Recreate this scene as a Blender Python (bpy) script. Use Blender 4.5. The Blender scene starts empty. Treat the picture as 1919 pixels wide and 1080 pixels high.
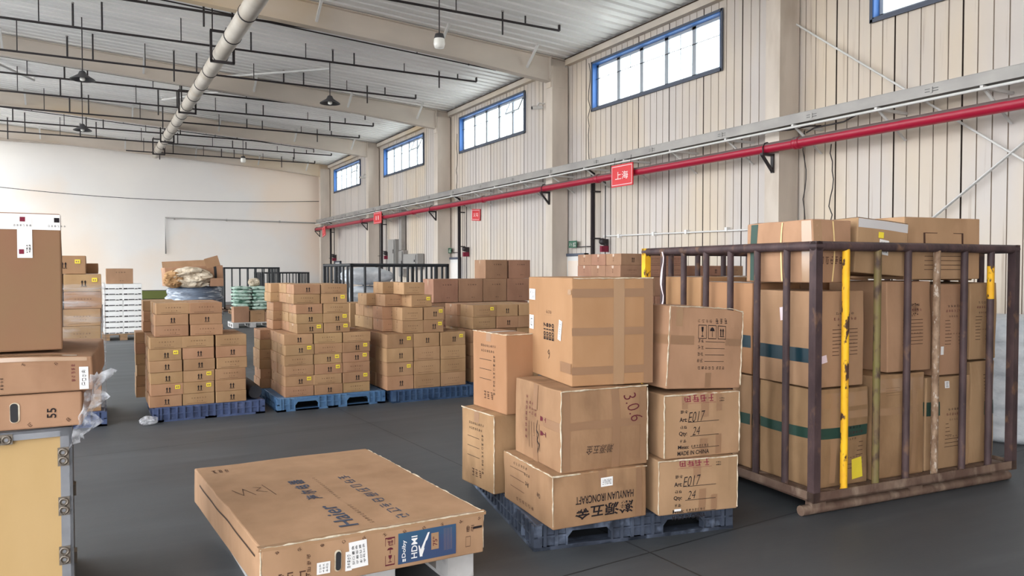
import bpy, bmesh, math, random
from math import sin, cos, radians, pi
from mathutils import Vector, Matrix, noise
random.seed(7)
scene = bpy.context.scene
COL = scene.collection

# ------------------------------------------------------------------ camera, world, light, exposure
cd = bpy.data.cameras.new('camera'); cam = bpy.data.objects.new('camera', cd); COL.objects.link(cam)
cam.location = (0, 0, 1.6); cam.rotation_euler = (radians(90 - 1.473), 0, radians(-29.1))
cd.sensor_width = 36; cd.lens = 1400 / 1919 * 36; cd.clip_end = 500; cd.clip_start = .05
scene.camera = cam
w = bpy.data.worlds.new('world'); scene.world = w; w.use_nodes = True
bg = w.node_tree.nodes['Background']; bg.inputs[0].default_value = (0.93, 0.97, 1.0, 1); bg.inputs[1].default_value = 5.6
scene.view_settings.view_transform = 'Standard'; scene.view_settings.look = 'None'
scene.view_settings.gamma = 1; scene.view_settings.exposure = 0.68
scene.view_settings.use_curve_mapping = False
scene.cycles.max_bounces = 10; scene.cycles.diffuse_bounces = 6; scene.cycles.transparent_max_bounces = 12
scene.cycles.use_denoising = True
scene.cycles.sample_clamp_indirect = 8

# room extents (metres): camera stands at the origin
XR, XL, YF, YB = 10.4, -15.0, 38.3, -7.0
def roof(x): return 6.85 + .057 * (10.3 - x)

# daylight enters through the openings; portals help the sampling there
def portal(loc, rot, sx, sy):
    l = bpy.data.lights.new('daylight_portal', 'AREA'); l.shape = 'RECTANGLE'; l.size = sx; l.size_y = sy
    l.cycles.is_portal = True
    o = bpy.data.objects.new('daylight_portal', l); COL.objects.link(o); o.location = loc; o.rotation_euler = rot
portal((XL + .05, 3.5, 3.6), (0, radians(-90), 0), 7.2, 19)
portal((XL + .05, 27.2, 3.6), (0, radians(-90), 0), 7.2, 22.2)
portal((-7.5, YB + .05, 2.9), (radians(90), 0, 0), 12, 5.8)
portal((-8.75, 15.6, 7.85), (0, radians(3.3), 0), 6.5, 45)  # portal of the added roof strip
for yc in (5.25, 12.6, 20.0, 27.3, 34.7):
    portal((10.36, yc, 5.92), (0, radians(90), 0), 1.1, 4.2)

# ------------------------------------------------------------------ materials
def lin(c):
    return tuple(((v / 255) / 12.92 if v / 255 <= .04045 else ((v / 255 + .055) / 1.055) ** 2.4) for v in c) + (1,)
class NT:
    def __init__(s, name):
        s.m = bpy.data.materials.new(name); s.m.use_nodes = True; s.t = s.m.node_tree; s.p = s.t.nodes['Principled BSDF']
    def n(s, typ, **kw):
        x = s.t.nodes.new(typ)
        for k, v in kw.items():
            if k.startswith('_'): setattr(x, k[1:], v)
            else: x.inputs[k.replace('__', ' ')].default_value = v
        return x
    def l(s, a, ao, b, bi): s.t.links.new(a.outputs[ao], b.inputs[bi])
def simple(name, rgb, rough=.6, metal=0, spec=.4, **kw):
    a = NT(name); a.p.inputs['Base Color'].default_value = lin(rgb); a.p.inputs['Roughness'].default_value = rough
    a.p.inputs['Metallic'].default_value = metal; a.p.inputs['Specular IOR Level'].default_value = spec
    for k, v in kw.items(): a.p.inputs[k.replace('_', ' ')].default_value = v
    return a.m
def noisy(name, c1, c2, scale=(1, 1, 1), nscale=6, detail=5, rough=.7, metal=0, spec=.3, bump=0, lo=.35, hi=.65, vary=0, third=None, bscale=None, dist=.01):
    """two colours blended by a stretched noise; a third colour by a second noise; per-object value variation"""
    a = NT(name); tc = a.n('ShaderNodeTexCoord'); mp = a.n('ShaderNodeMapping'); mp.inputs['Scale'].default_value = scale
    a.l(tc, 'Object', mp, 0)
    oi = a.n('ShaderNodeObjectInfo'); ad = a.n('ShaderNodeVectorMath', _operation='ADD'); ml = a.n('ShaderNodeMath', _operation='MULTIPLY'); ml.inputs[1].default_value = 37
    a.l(oi, 'Random', ml, 0); a.l(mp, 0, ad, 0); a.l(ml, 0, ad, 1)
    no = a.n('ShaderNodeTexNoise', Scale=nscale, Detail=detail); a.l(ad, 0, no, 'Vector')
    mr = a.n('ShaderNodeMapRange'); mr.inputs[1].default_value = lo; mr.inputs[2].default_value = hi; a.l(no, 0, mr, 0)
    mx = a.n('ShaderNodeMixRGB'); mx.inputs[1].default_value = lin(c1); mx.inputs[2].default_value = lin(c2); a.l(mr, 0, mx, 0)
    out = mx
    if third:
        c3, sc3, l3, h3 = third
        n3 = a.n('ShaderNodeTexNoise', Scale=sc3, Detail=6); a.l(ad, 0, n3, 'Vector')
        m3 = a.n('ShaderNodeMapRange'); m3.inputs[1].default_value = l3; m3.inputs[2].default_value = h3; a.l(n3, 0, m3, 0)
        x3 = a.n('ShaderNodeMixRGB'); x3.inputs[2].default_value = lin(c3); a.l(m3, 0, x3, 0); a.l(out, 0, x3, 1); out = x3
    if vary:
        hs = a.n('ShaderNodeHueSaturation'); r2 = a.n('ShaderNodeMapRange'); r2.inputs[3].default_value = 1 - vary; r2.inputs[4].default_value = 1 + vary
        a.l(oi, 'Random', r2, 0); a.l(r2, 0, hs, 'Value'); a.l(out, 0, hs, 'Color'); out = hs
        ml2 = a.n('ShaderNodeMath', _operation='MULTIPLY'); ml2.inputs[1].default_value = 7.13; fr = a.n('ShaderNodeMath', _operation='FRACT'); a.l(oi, 'Random', ml2, 0); a.l(ml2, 0, fr, 0)
        r3 = a.n('ShaderNodeMapRange'); r3.inputs[3].default_value = .488; r3.inputs[4].default_value = .508; a.l(fr, 0, r3, 0); a.l(r3, 0, hs, 'Hue')
    a.l(out, 0, a.p, 'Base Color')
    a.p.inputs['Roughness'].default_value = rough; a.p.inputs['Metallic'].default_value = metal; a.p.inputs['Specular IOR Level'].default_value = spec
    if bump:
        bn = a.n('ShaderNodeTexNoise', Scale=bscale or nscale * 3, Detail=4); a.l(ad, 0, bn, 'Vector')
        b = a.n('ShaderNodeBump', Strength=bump, Distance=dist); a.l(bn, 0, b, 'Height'); a.l(b, 0, a.p, 'Normal')
    return a.m
CB = dict(scale=(1, 1, .5), nscale=5, rough=.82, spec=.22, vary=.07)
M = dict(
    kraft=noisy('kraft_cardboard', (166, 132, 101), (153, 121, 91), third=((131, 99, 72), 2.2, .58, .8), bump=.25, bscale=9, **CB),
    kraft_small=noisy('small_carton_cardboard', (167, 132, 99), (155, 120, 88), third=((136, 100, 73), 2.0, .6, .85), bump=.2, bscale=12, **dict(CB, vary=.10)),
    kraft_bright=noisy('bright_cardboard', (166, 126, 92), (158, 118, 84), third=((138, 102, 72), 1.6, .62, .8), bump=.18, bscale=7, **CB),
    kraft_worn=noisy('worn_cardboard', (158, 124, 92), (140, 108, 79), third=((101, 76, 54), 2.6, .55, .74), bump=.6, bscale=8, **CB),
    kraft_dark=noisy('brown_cardboard', (160, 122, 98), (146, 110, 88), bump=.2, bscale=9, **CB),
    kraft_olive=noisy('olive_brown_cardboard', (139, 113, 81), (141, 104, 79), bump=.1, bscale=4, **dict(CB, nscale=2)),
    tape=simple('brown_packing_tape', (142, 108, 82), .3, 0, .5),
    clear=simple('clear_packing_tape', (158, 124, 94), .2, 0, .6),
    seam=simple('flap_gap', (60, 42, 30), .9),
    ink=simple('black_print_ink', (34, 28, 30), .8, spec=.2),
    fadedink=simple('faded_print_ink', (74, 50, 40), .8, spec=.2),
    maroon=simple('maroon_print_ink', (92, 34, 44), .8, spec=.2),
    redink=simple('red_stamp_ink', (120, 40, 58), .8, spec=.2),
    blueink=simple('slate_blue_print_ink', (70, 76, 92), .8, spec=.2),
    yellow=simple('yellow_sticker_paper', (232, 208, 60), .6),
    white=simple('white_label_paper', (226, 222, 220), .6),
    pinkpaper=simple('torn_pink_paper', (222, 200, 205), .7),
    green=simple('dark_green_band', (38, 66, 56), .5), teal=simple('dark_teal_band', (22, 48, 58), .35, spec=.5),
    strap=simple('cream_strapping', (226, 196, 138), .5),
    blueprint=noisy('blue_printed_panel', (58, 72, 104), (40, 88, 112), nscale=3, rough=.5),
    silver=simple('pale_foil_tape', (196, 192, 192), .35, .2),
    edge=noisy('frayed_cardboard_edge', (206, 192, 172), (170, 150, 124), nscale=30, rough=.9, bump=.4),
)
M['wall'] = None
def wall_mat():
    a = NT('cream_steel_cladding'); tc = a.n('ShaderNodeTexCoord'); 
    def ns(scale, ns_, det=4):
        mp = a.n('ShaderNodeMapping'); mp.inputs['Scale'].default_value = scale; a.l(tc, 'Object', mp, 0)
        n = a.n('ShaderNodeTexNoise', Scale=ns_, Detail=det); a.l(mp, 0, n, 'Vector'); return n
    # sheet to sheet tint (one metre wide sheets)
    sx = a.n('ShaderNodeSeparateXYZ'); a.l(tc, 'Object', sx, 0)
    fl = a.n('ShaderNodeMath', _operation='FLOOR'); a.l(sx, 'Y', fl, 0)
    wn = a.n('ShaderNodeTexWhiteNoise'); wn.noise_dimensions = '1D'; a.l(fl, 0, wn, 'W')
    m1 = a.n('ShaderNodeMixRGB'); m1.inputs[1].default_value = lin((202, 193, 187)); m1.inputs[2].default_value = lin((190, 182, 177)); a.l(wn, 0, m1, 0)
    n1 = ns((1, .7, .25), .9); r1 = a.n('ShaderNodeMapRange'); r1.inputs[1].default_value = .45; r1.inputs[2].default_value = .7; a.l(n1, 0, r1, 0)
    m2 = a.n('ShaderNodeMixRGB'); m2.inputs[2].default_value = lin((206, 190, 170)); a.l(r1, 0, m2, 0); a.l(m1, 0, m2, 1)
    # rusty rain streaks
    n2 = ns((1, 9, .35), 1.6, 6); r2 = a.n('ShaderNodeMapRange'); r2.inputs[1].default_value = .63; r2.inputs[2].default_value = .8; r2.inputs[4].default_value = .55; a.l(n2, 0, r2, 0)
    m3 = a.n('ShaderNodeMixRGB'); m3.inputs[2].default_value = lin((128, 100, 76)); a.l(r2, 0, m3, 0); a.l(m2, 0, m3, 1)
    a.l(m3, 0, a.p, 'Base Color'); a.p.inputs['Roughness'].default_value = .5; a.p.inputs['Specular IOR Level'].default_value = .35
    return a.m
M['wall'] = wall_mat()
M['groove'] = simple('panel_joint', (158, 144, 132), .8)
M['joint'] = simple('open_sheet_joint', (62, 50, 44), .9)
M['column'] = noisy('beige_painted_steel', (204, 192, 180), (190, 178, 166), scale=(1, 1, .3), nscale=2.5, rough=.55, third=((166, 150, 134), 1.5, .6, .8))
M['rafter'] = noisy('beige_rafter_paint', (204, 192, 180), (190, 180, 170), scale=(.4, 1, 1), nscale=1.4, rough=.6, third=((204, 182, 152), .35, .5, .65))
M['ceiling'] = noisy('white_roof_liner', (236, 234, 232), (222, 221, 220), scale=(.15, 1.2, 1), nscale=1.2, rough=.45, metal=0, spec=.5, third=((204, 201, 198), .5, .55, .8))
M['plaster'] = noisy('white_painted_plaster', (232, 226, 220), (224, 219, 216), nscale=.35, rough=.9, third=((232, 214, 198), .12, .46, .58))
def floor_mat():
    a = NT('dark_sealed_concrete'); tc = a.n('ShaderNodeTexCoord')
    n1 = a.n('ShaderNodeTexNoise', Scale=.35, Detail=6); a.l(tc, 'Object', n1, 'Vector')
    mp = a.n('ShaderNodeMapping'); mp.inputs['Scale'].default_value = (.35, 2.6, 1); mp.inputs['Rotation'].default_value = (0, 0, .5); a.l(tc, 'Object', mp, 0)
    n2 = a.n('ShaderNodeTexNoise', Scale=1.5, Detail=7); a.l(mp, 0, n2, 'Vector')
    n3 = a.n('ShaderNodeTexNoise', Scale=40, Detail=3); a.l(tc, 'Object', n3, 'Vector')
    m1 = a.n('ShaderNodeMixRGB'); m1.inputs[1].default_value = lin((62, 64, 67)); m1.inputs[2].default_value = lin((80, 82, 85))
    r1 = a.n('ShaderNodeMapRange'); r1.inputs[1].default_value = .35; r1.inputs[2].default_value = .7; a.l(n1, 0, r1, 0); a.l(r1, 0, m1, 0)
    m2 = a.n('ShaderNodeMixRGB'); m2.inputs[2].default_value = lin((100, 101, 104)); r2 = a.n('ShaderNodeMapRange'); r2.inputs[1].default_value = .55; r2.inputs[2].default_value = .8; r2.inputs[4].default_value = .5
    a.l(n2, 0, r2, 0); a.l(r2, 0, m2, 0); a.l(m1, 0, m2, 1)
    # saw-cut joints every 5 m
    br = a.n('ShaderNodeTexBrick'); br.offset = 0; br.inputs['Scale'].default_value = 1; br.inputs['Mortar Size'].default_value = .006; br.inputs['Brick Width'].default_value = 5; br.inputs['Row Height'].default_value = 4.2
    br.inputs['Color1'].default_value = (1, 1, 1, 1); br.inputs['Color2'].default_value = (1, 1, 1, 1); br.inputs['Mortar'].default_value = (.25, .25, .25, 1)
    mpb = a.n('ShaderNodeMapping'); mpb.inputs['Rotation'].default_value = (0, 0, -.06); mpb.inputs['Location'].default_value = (2.1, 1.1, 0); a.l(tc, 'Object', mpb, 0); a.l(mpb, 0, br, 'Vector')
    m3 = a.n('ShaderNodeMixRGB'); m3.blend_type = 'MULTIPLY'; m3.inputs[0].default_value = 1; a.l(m2, 0, m3, 1); a.l(br, 'Color', m3, 2)
    a.l(m3, 0, a.p, 'Base Color')
    r3 = a.n('ShaderNodeMapRange'); r3.inputs[3].default_value = .42; r3.inputs[4].default_value = .62; a.l(n2, 0, r3, 0); a.l(r3, 0, a.p, 'Roughness')
    b = a.n('ShaderNodeBump', Strength=.15, Distance=.004); a.l(n3, 0, b, 'Height'); a.l(b, 0, a.p, 'Normal')
    return a.m
M['floor'] = floor_mat()
M['yard'] = simple('added_bounce_yard', (214, 211, 206), .9)  # kept pale so the unseen yard reflects daylight inside
M['black'] = simple('black_pipe_paint', (44, 38, 40), .5)
M['duct'] = noisy('pale_pipe_lagging', (196, 188, 178), (176, 166, 154), nscale=2, rough=.45, third=((176, 156, 130), 1.3, .6, .8))
M['blueframe'] = simple('blue_painted_frame', (48, 96, 160), .5)
M['greyframe'] = simple('dark_grey_blue_frame', (78, 84, 98), .5)
M['sash'] = simple('white_window_sash', (160, 166, 174), .4)
def glass():
    a = NT('window_glass'); tr = a.n('ShaderNodeBsdfTransparent'); tr.inputs[0].default_value = (.93, .97, .97, 1)
    gl = a.n('ShaderNodeBsdfGlossy', Roughness=.05); mx = a.n('ShaderNodeMixShader'); mx.inputs[0].default_value = .06
    a.l(tr, 0, mx, 1); a.l(gl, 0, mx, 2); a.l(mx, 0, a.t.nodes['Material Output'], 0); return a.m
M['glass'] = glass()
def film():
    a = NT('clear_stretch_film'); tc = a.n('ShaderNodeTexCoord'); mp = a.n('ShaderNodeMapping'); mp.inputs['Scale'].default_value = (1, 1, 6); a.l(tc, 'Object', mp, 0)
    n = a.n('ShaderNodeTexNoise', Scale=3, Detail=5); a.l(mp, 0, n, 'Vector'); r = a.n('ShaderNodeMapRange'); r.inputs[1].default_value = .4; r.inputs[2].default_value = .75; r.inputs[3].default_value = .05; r.inputs[4].default_value = .5; a.l(n, 0, r, 0)
    tr = a.n('ShaderNodeBsdfTransparent'); gl = a.p; gl.inputs['Base Color'].default_value = lin((215, 215, 220)); gl.inputs['Roughness'].default_value = .2
    b = a.n('ShaderNodeBump', Strength=.5, Distance=.02); a.l(n, 0, b, 'Height'); a.l(b, 0, gl, 'Normal')
    mx = a.n('ShaderNodeMixShader'); a.l(r, 0, mx, 0); a.l(tr, 0, mx, 1); a.l(gl, 0, mx, 2); a.l(mx, 0, a.t.nodes['Material Output'], 0); return a.m
M['film'] = film()
M['crinkle'] = M['film'].copy(); M['crinkle'].name = 'crinkled_clear_film'
for n_ in M['crinkle'].node_tree.nodes:
    if n_.type == 'MAP_RANGE': n_.inputs[3].default_value = .15; n_.inputs[4].default_value = .75
    if n_.type == 'TEX_NOISE': n_.inputs['Scale'].default_value = 22
    if n_.type == 'MAPPING': n_.inputs['Scale'].default_value = (1, 1, 1)
M['trough'] = noisy('galvanised_cable_tray', (160, 156, 152), (142, 138, 136), scale=(1, .5, 1), nscale=3, rough=.45, metal=.3)
M['traydark'] = simple('tray_shade_grey', (92, 90, 90), .6)  # darker copy of the tray grey, shade put into the underside's colour
def redpipe():
    a = NT('red_pipe_dusty_top'); g = a.n('ShaderNodeNewGeometry'); s = a.n('ShaderNodeSeparateXYZ'); a.l(g, 'Normal', s, 0)
    tc = a.n('ShaderNodeTexCoord'); n = a.n('ShaderNodeTexNoise', Scale=5, Detail=4); a.l(tc, 'Object', n, 'Vector')
    ad = a.n('ShaderNodeMath', _operation='MULTIPLY_ADD'); ad.inputs[1].default_value = .25; a.l(n, 0, ad, 0); a.l(s, 'Z', ad, 2)
    r = a.n('ShaderNodeMapRange'); r.inputs[1].default_value = .45; r.inputs[2].default_value = .6; a.l(ad, 0, r, 0)
    m = a.n('ShaderNodeMixRGB'); m.inputs[1].default_value = lin((158, 20, 50)); m.inputs[2].default_value = lin((112, 96, 94)); a.l(r, 0, m, 0); a.l(m, 0, a.p, 'Base Color')
    a.p.inputs['Roughness'].default_value = .4; return a.m
M['red'] = redpipe()
M['redsign'] = simple('red_sign_board', (208, 44, 50), .45)
M['signwhite'] = simple('white_sign_lettering', (240, 228, 224), .5)
M['bracket'] = simple('white_strut', (206, 204, 202), .5)
M['grey'] = simple('grey_enclosure', (150, 146, 142), .5)
M['dark'] = simple('shade_and_tape_dark', (40, 38, 40), .8)  # flat dark tone: painted shade of holes and bin mouth, also dark tape
M['exit'] = simple('exit_sign_green', (40, 92, 70), .5)
M['pal_blue'] = noisy('light_blue_plastic', (84, 116, 150), (66, 96, 132), nscale=6, rough=.45, third=((110, 140, 168), 4, .55, .75))
M['pal_indigo'] = noisy('indigo_plastic', (62, 72, 102), (76, 88, 122), nscale=6, rough=.45, third=((100, 108, 140), 5, .6, .8))
M['pal_navy'] = noisy('navy_plastic', (62, 82, 110), (46, 64, 92), nscale=6, rough=.45, third=((84, 108, 140), 4, .55, .8))
M['pal_grey'] = noisy('scuffed_blue_grey_plastic', (70, 76, 90), (46, 50, 60), nscale=5, rough=.42, third=((122, 132, 152), 7, .56, .75), bump=.3)
M['pal_black'] = noisy('black_plastic', (34, 34, 38), (50, 50, 56), nscale=5, rough=.5)
M['pal_white'] = noisy('white_painted_timber', (196, 192, 190), (170, 166, 164), nscale=5, rough=.7, third=((120, 112, 106), 6, .6, .8))
M['pal_wood'] = noisy('weathered_timber', (150, 120, 92), (120, 94, 70), scale=(1, 6, 6), nscale=4, rough=.85)
M['plywood'] = noisy('pale_plywood', (186, 154, 108), (178, 146, 98), scale=(1, 1, .3), nscale=3, rough=.6, third=((166, 132, 88), 1.2, .5, .8))
M['alu'] = noisy('aluminium_edging', (150, 150, 154), (122, 122, 128), nscale=5, rough=.38, metal=.5)
M['clip'] = simple('zinc_clip', (120, 110, 100), .45, .6)
RUST = dict(scale=(1, 1, .5), rough=.6, bump=.3, bscale=40)
M['iron'] = noisy('dark_brown_painted_steel', (78, 60, 60), (58, 44, 46), nscale=9, third=((110, 82, 64), 14, .58, .72), **RUST)
M['ironyellow'] = noisy('chipped_yellow_paint', (232, 180, 34), (214, 156, 36), nscale=14, third=((70, 46, 34), 24, .57, .63), **RUST)
M['ironolive'] = noisy('olive_and_rust_paint', (112, 106, 58), (104, 78, 60), nscale=5, third=((70, 52, 44), 20, .5, .65), **RUST)
M['ironspeck'] = noisy('speckled_rusty_grey', (150, 124, 102), (112, 86, 66), nscale=30, third=((176, 160, 146), 45, .58, .66), **RUST)
M['irondark'] = simple('black_steel', (36, 38, 42), .5)
M['ironbase'] = noisy('dusty_rusty_steel', (120, 98, 84), (92, 70, 60), nscale=8, third=((150, 130, 114), 10, .55, .75), **RUST)
M['sackwhite'] = noisy('white_woven_sack', (214, 216, 220), (190, 194, 200), nscale=8, rough=.6, bump=.5, bscale=14, dist=.03)
M['sackgreen'] = noisy('pale_green_sack', (196, 210, 200), (150, 182, 166), scale=(1, 1, 2), nscale=5, rough=.6, third=((62, 96, 80), 6, .52, .62), bump=.4)
M['sackclear'] = noisy('clear_wrapped_bundle', (110, 122, 140), (70, 80, 98), scale=(.5, .5, 3), nscale=6, rough=.22, spec=.7, third=((190, 198, 210), 9, .56, .68), bump=.7, bscale=18, dist=.03)
M['sackbeige'] = noisy('crumpled_plastic_bag', (214, 200, 180), (176, 156, 132), nscale=6, rough=.45, bump=.9, bscale=12, dist=.05)
M['olive'] = simple('olive_green_paint', (92, 98, 44), .6)
M['lamp'] = simple('dark_lamp_shade', (66, 64, 66), .5)
M['bulb'] = simple('white_bulb', (235, 232, 226), .3)
M['vhite'] = simple('white_plastic', (222, 220, 218), .4)

# ------------------------------------------------------------------ mesh helpers
class MB:
    def __init__(s): s.v = []; s.f = []; s.mi = []; s.mats = []; s.sm = []
    def mat(s, m):
        m = M[m] if isinstance(m, str) else m
        if m not in s.mats: s.mats.append(m)
        return s.mats.index(m)
    def add(s, vs, fs, m, smooth=False):
        k = len(s.v); i = s.mat(m); s.v += [tuple(p) for p in vs]
        for f in fs: s.f.append([a + k for a in f]); s.mi.append(i); s.sm.append(smooth)
        return s
    def box(s, c, d, m, R=None):
        x, y, z = d[0] / 2, d[1] / 2, d[2] / 2
        vs = [Vector((a, b, e)) for a in (-x, x) for b in (-y, y) for e in (-z, z)]
        if R is not None: vs = [R @ q for q in vs]
        c = Vector(c)
        return s.add([q + c for q in vs], [(0, 1, 3, 2), (4, 6, 7, 5), (0, 4, 5, 1), (2, 3, 7, 6), (0, 2, 6, 4), (1, 5, 7, 3)], m)
    def bb(s, a, b, m):   # box from corner to corner
        return s.box([(p + q) / 2 for p, q in zip(a, b)], [abs(q - p) for p, q in zip(a, b)], m)
    def bar(s, p, q, wd, th, m, upv=(0, 0, 1)):
        p, q = Vector(p), Vector(q); d = q - p; z = d.normalized(); u = Vector(upv)
        if abs(z.dot(u)) > .98: u = Vector((0, 1, 0))
        x = z.cross(u).normalized(); y = z.cross(x)
        return s.box((p + q) / 2, (wd, th, d.length), m, Matrix((x, y, z)).transposed())
    def tube(s, pts, r, m, n=8, caps=True):
        pts = [Vector(p) for p in pts]; rs = r if isinstance(r, (list, tuple)) else [r] * len(pts); vs = []; fs = []
        for i, p in enumerate(pts):
            d = (pts[min(i + 1, len(pts) - 1)] - pts[max(i - 1, 0)]).normalized()
            u = Vector((0, 0, 1)) if abs(d.z) < .9 else Vector((0, 1, 0))
            x = d.cross(u).normalized(); y = d.cross(x)
            for k in range(n):
                a = 2 * pi * k / n; vs.append(p + (x * cos(a) + y * sin(a)) * rs[i])
        for i in range(len(pts) - 1):
            for k in range(n): fs.append((i * n + k, i * n + (k + 1) % n, (i + 1) * n + (k + 1) % n, (i + 1) * n + k))
        s.add(vs, fs, m, True)
        if caps: s.add(vs[:n], [tuple(range(n))], m); s.add(vs[-n:], [tuple(range(n))[::-1]], m)
        return s
    def lathe(s, prof, c, m, n=16):
        vs = []; fs = []
        for r, z in prof:
            for k in range(n): vs.append((c[0] + r * cos(2 * pi * k / n), c[1] + r * sin(2 * pi * k / n), c[2] + z))
        for i in range(len(prof) - 1):
            for k in range(n): fs.append((i * n + k, i * n + (k + 1) % n, (i + 1) * n + (k + 1) % n, (i + 1) * n + k))
        return s.add(vs, fs, m, True)
    def mesh(s, name):
        me = bpy.data.meshes.new(name); me.from_pydata(s.v, [], s.f)
        for m in s.mats: me.materials.append(m)
        me.polygons.foreach_set('material_index', s.mi); me.polygons.foreach_set('use_smooth', s.sm)
        bm = bmesh.new(); bm.from_mesh(me); 
        bm.normal_update(); bm.to_mesh(me); bm.free(); me.update(); return me
    def build(s, name, parent=None, loc=(0, 0, 0), rot=(0, 0, 0)):
        o = bpy.data.objects.new(name, s.mesh(name)); COL.objects.link(o); o.location = loc; o.rotation_euler = rot
        if parent: o.parent = parent
        return o
def tag(o, label, cat=None, group=None, kind=None):
    if label: o['label'] = label
    if cat: o['category'] = cat
    if group: o['group'] = group
    if kind: o['kind'] = kind
    return o
def empty(name, loc, rz=0):
    o = bpy.data.objects.new(name, None); COL.objects.link(o); o.location = loc; o.rotation_euler = (0, 0, rz); o.empty_display_size = .1; return o
def copy_tree(o, loc=None, rot=None, label=None, group=None):
    c = o.copy(); COL.objects.link(c)
    for ch in [x for x in o.children]:
        d = ch.copy(); COL.objects.link(d); d.parent = c
        for g in list(ch.children):
            e = g.copy(); COL.objects.link(e); e.parent = d
    if loc is not None: c.location = loc
    if rot is not None: c.rotation_euler = rot
    if label: c['label'] = label
    if group: c['group'] = group
    return c
def struct(o): o['kind'] = 'structure'; return o

_tc = {}
def text2d(body, shear=0, bold=0):
    """flat lettering scaled into a unit box"""
    k = (body, shear, bold)
    if k not in _tc:
        c = bpy.data.curves.new('t', 'FONT'); c.body = body; c.shear = shear; c.offset = bold; c.resolution_u = 3
        o = bpy.data.objects.new('t', c); COL.objects.link(o)
        dg = bpy.context.evaluated_depsgraph_get(); me = bpy.data.meshes.new_from_object(o.evaluated_get(dg))
        vs = [tuple(v.co[:2]) for v in me.vertices]; fs = [tuple(p.vertices) for p in me.polygons]
        bpy.data.objects.remove(o); bpy.data.curves.remove(c); bpy.data.meshes.remove(me)
        x0 = min(v[0] for v in vs); x1 = max(v[0] for v in vs); y0 = min(v[1] for v in vs); y1 = max(v[1] for v in vs)
        _tc[k] = ([((a - x0) / (x1 - x0) - .5, (b - y0) / (y1 - y0) - .5) for a, b in vs], fs)
    return _tc[k]
def rects2d(rs):
    vs = []; fs = []
    for x0, y0, x1, y1 in rs:
        k = len(vs); vs += [(x0, y0), (x1, y0), (x1, y1), (x0, y1)]; fs.append((k, k + 1, k + 2, k + 3))
    return vs, fs
def lines2d(polys, t):
    vs = []; fs = []
    for pl in polys:
        for (x0, y0), (x1, y1) in zip(pl, pl[1:]):
            dx, dy = x1 - x0, y1 - y0; L = math.hypot(dx, dy) or 1e-6; nx, ny = -dy / L * t / 2, dx / L * t / 2
            ex, ey = dx / L * t / 3, dy / L * t / 3
            k = len(vs); vs += [(x0 - ex + nx, y0 - ey + ny), (x0 - ex - nx, y0 - ey - ny), (x1 + ex - nx, y1 + ey - ny), (x1 + ex + nx, y1 + ey + ny)]; fs.append((k, k + 1, k + 2, k + 3))
    return vs, fs
def marks2d(cols, rows, seed, gap=.3):
    """illegible block characters, in a unit box"""
    r = random.Random(seed); rs = []
    for j in range(rows):
        for i in range(cols):
            cx = (i + .5) / cols - .5; cy = (j + .5) / rows - .5; a = (1 - gap) / cols / 2; b = (1 - gap) / rows / 2
            nh = r.choice((2, 3, 3, 4)); x0 = r.uniform(-1, -.5)
            for q in range(nh):
                y = cy + b * (-.85 + 1.7 * q / (nh - 1) + r.uniform(-.1, .1)); rs.append((cx + a * (x0 if r.random() < .6 else r.uniform(-1, -.2)), y - b * .11, cx + a * r.uniform(.3, 1), y + b * .11))
            for x in r.choice(((-.6, .6), (0,), (-.7, .1), (-.3, .7), (-.6, 0, .7))):
                x += r.uniform(-.12, .12); y0 = r.uniform(-1, -.4); rs.append((cx + a * (x - .13), cy + b * y0, cx + a * (x + .13), cy + b * r.uniform(.3, 1)))
    return rects2d(rs)
def arrows2d():
    out = []
    vs = []; fs = []
    for cx in (-.26, .26):
        k = len(vs)
        vs += [(cx - .09, -.38), (cx + .09, -.38), (cx + .09, .15), (cx - .09, .15), (cx - .22, .15), (cx + .22, .15), (cx, .5)]
        fs += [(k, k + 1, k + 2, k + 3), (k + 4, k + 5, k + 6)]
    k = len(vs); vs += [(-.5, -.5), (.5, -.5), (.5, -.42), (-.5, -.42)]; fs.append((k, k + 1, k + 2, k + 3))
    return vs, fs
def glass2d():  # wine-glass symbol
    return [(-.3, .5), (.3, .5), (.22, .1), (.05, -.05), (-.05, -.05), (-.22, .1), (-.05, -.4), (.05, -.4), (-.28, -.5), (.28, -.5), (.28, -.4), (-.28, -.4)], [(5, 4, 3, 2, 1, 0), (4, 6, 7, 3), (8, 9, 10, 11)]
def umbrella2d():
    return [(-.45, .1), (-.3, .38), (0, .5), (.3, .38), (.45, .1), (-.04, .1), (.04, .1), (.04, -.5), (-.04, -.5)], [(4, 3, 2, 1, 0), (5, 8, 7, 6)]

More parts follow.
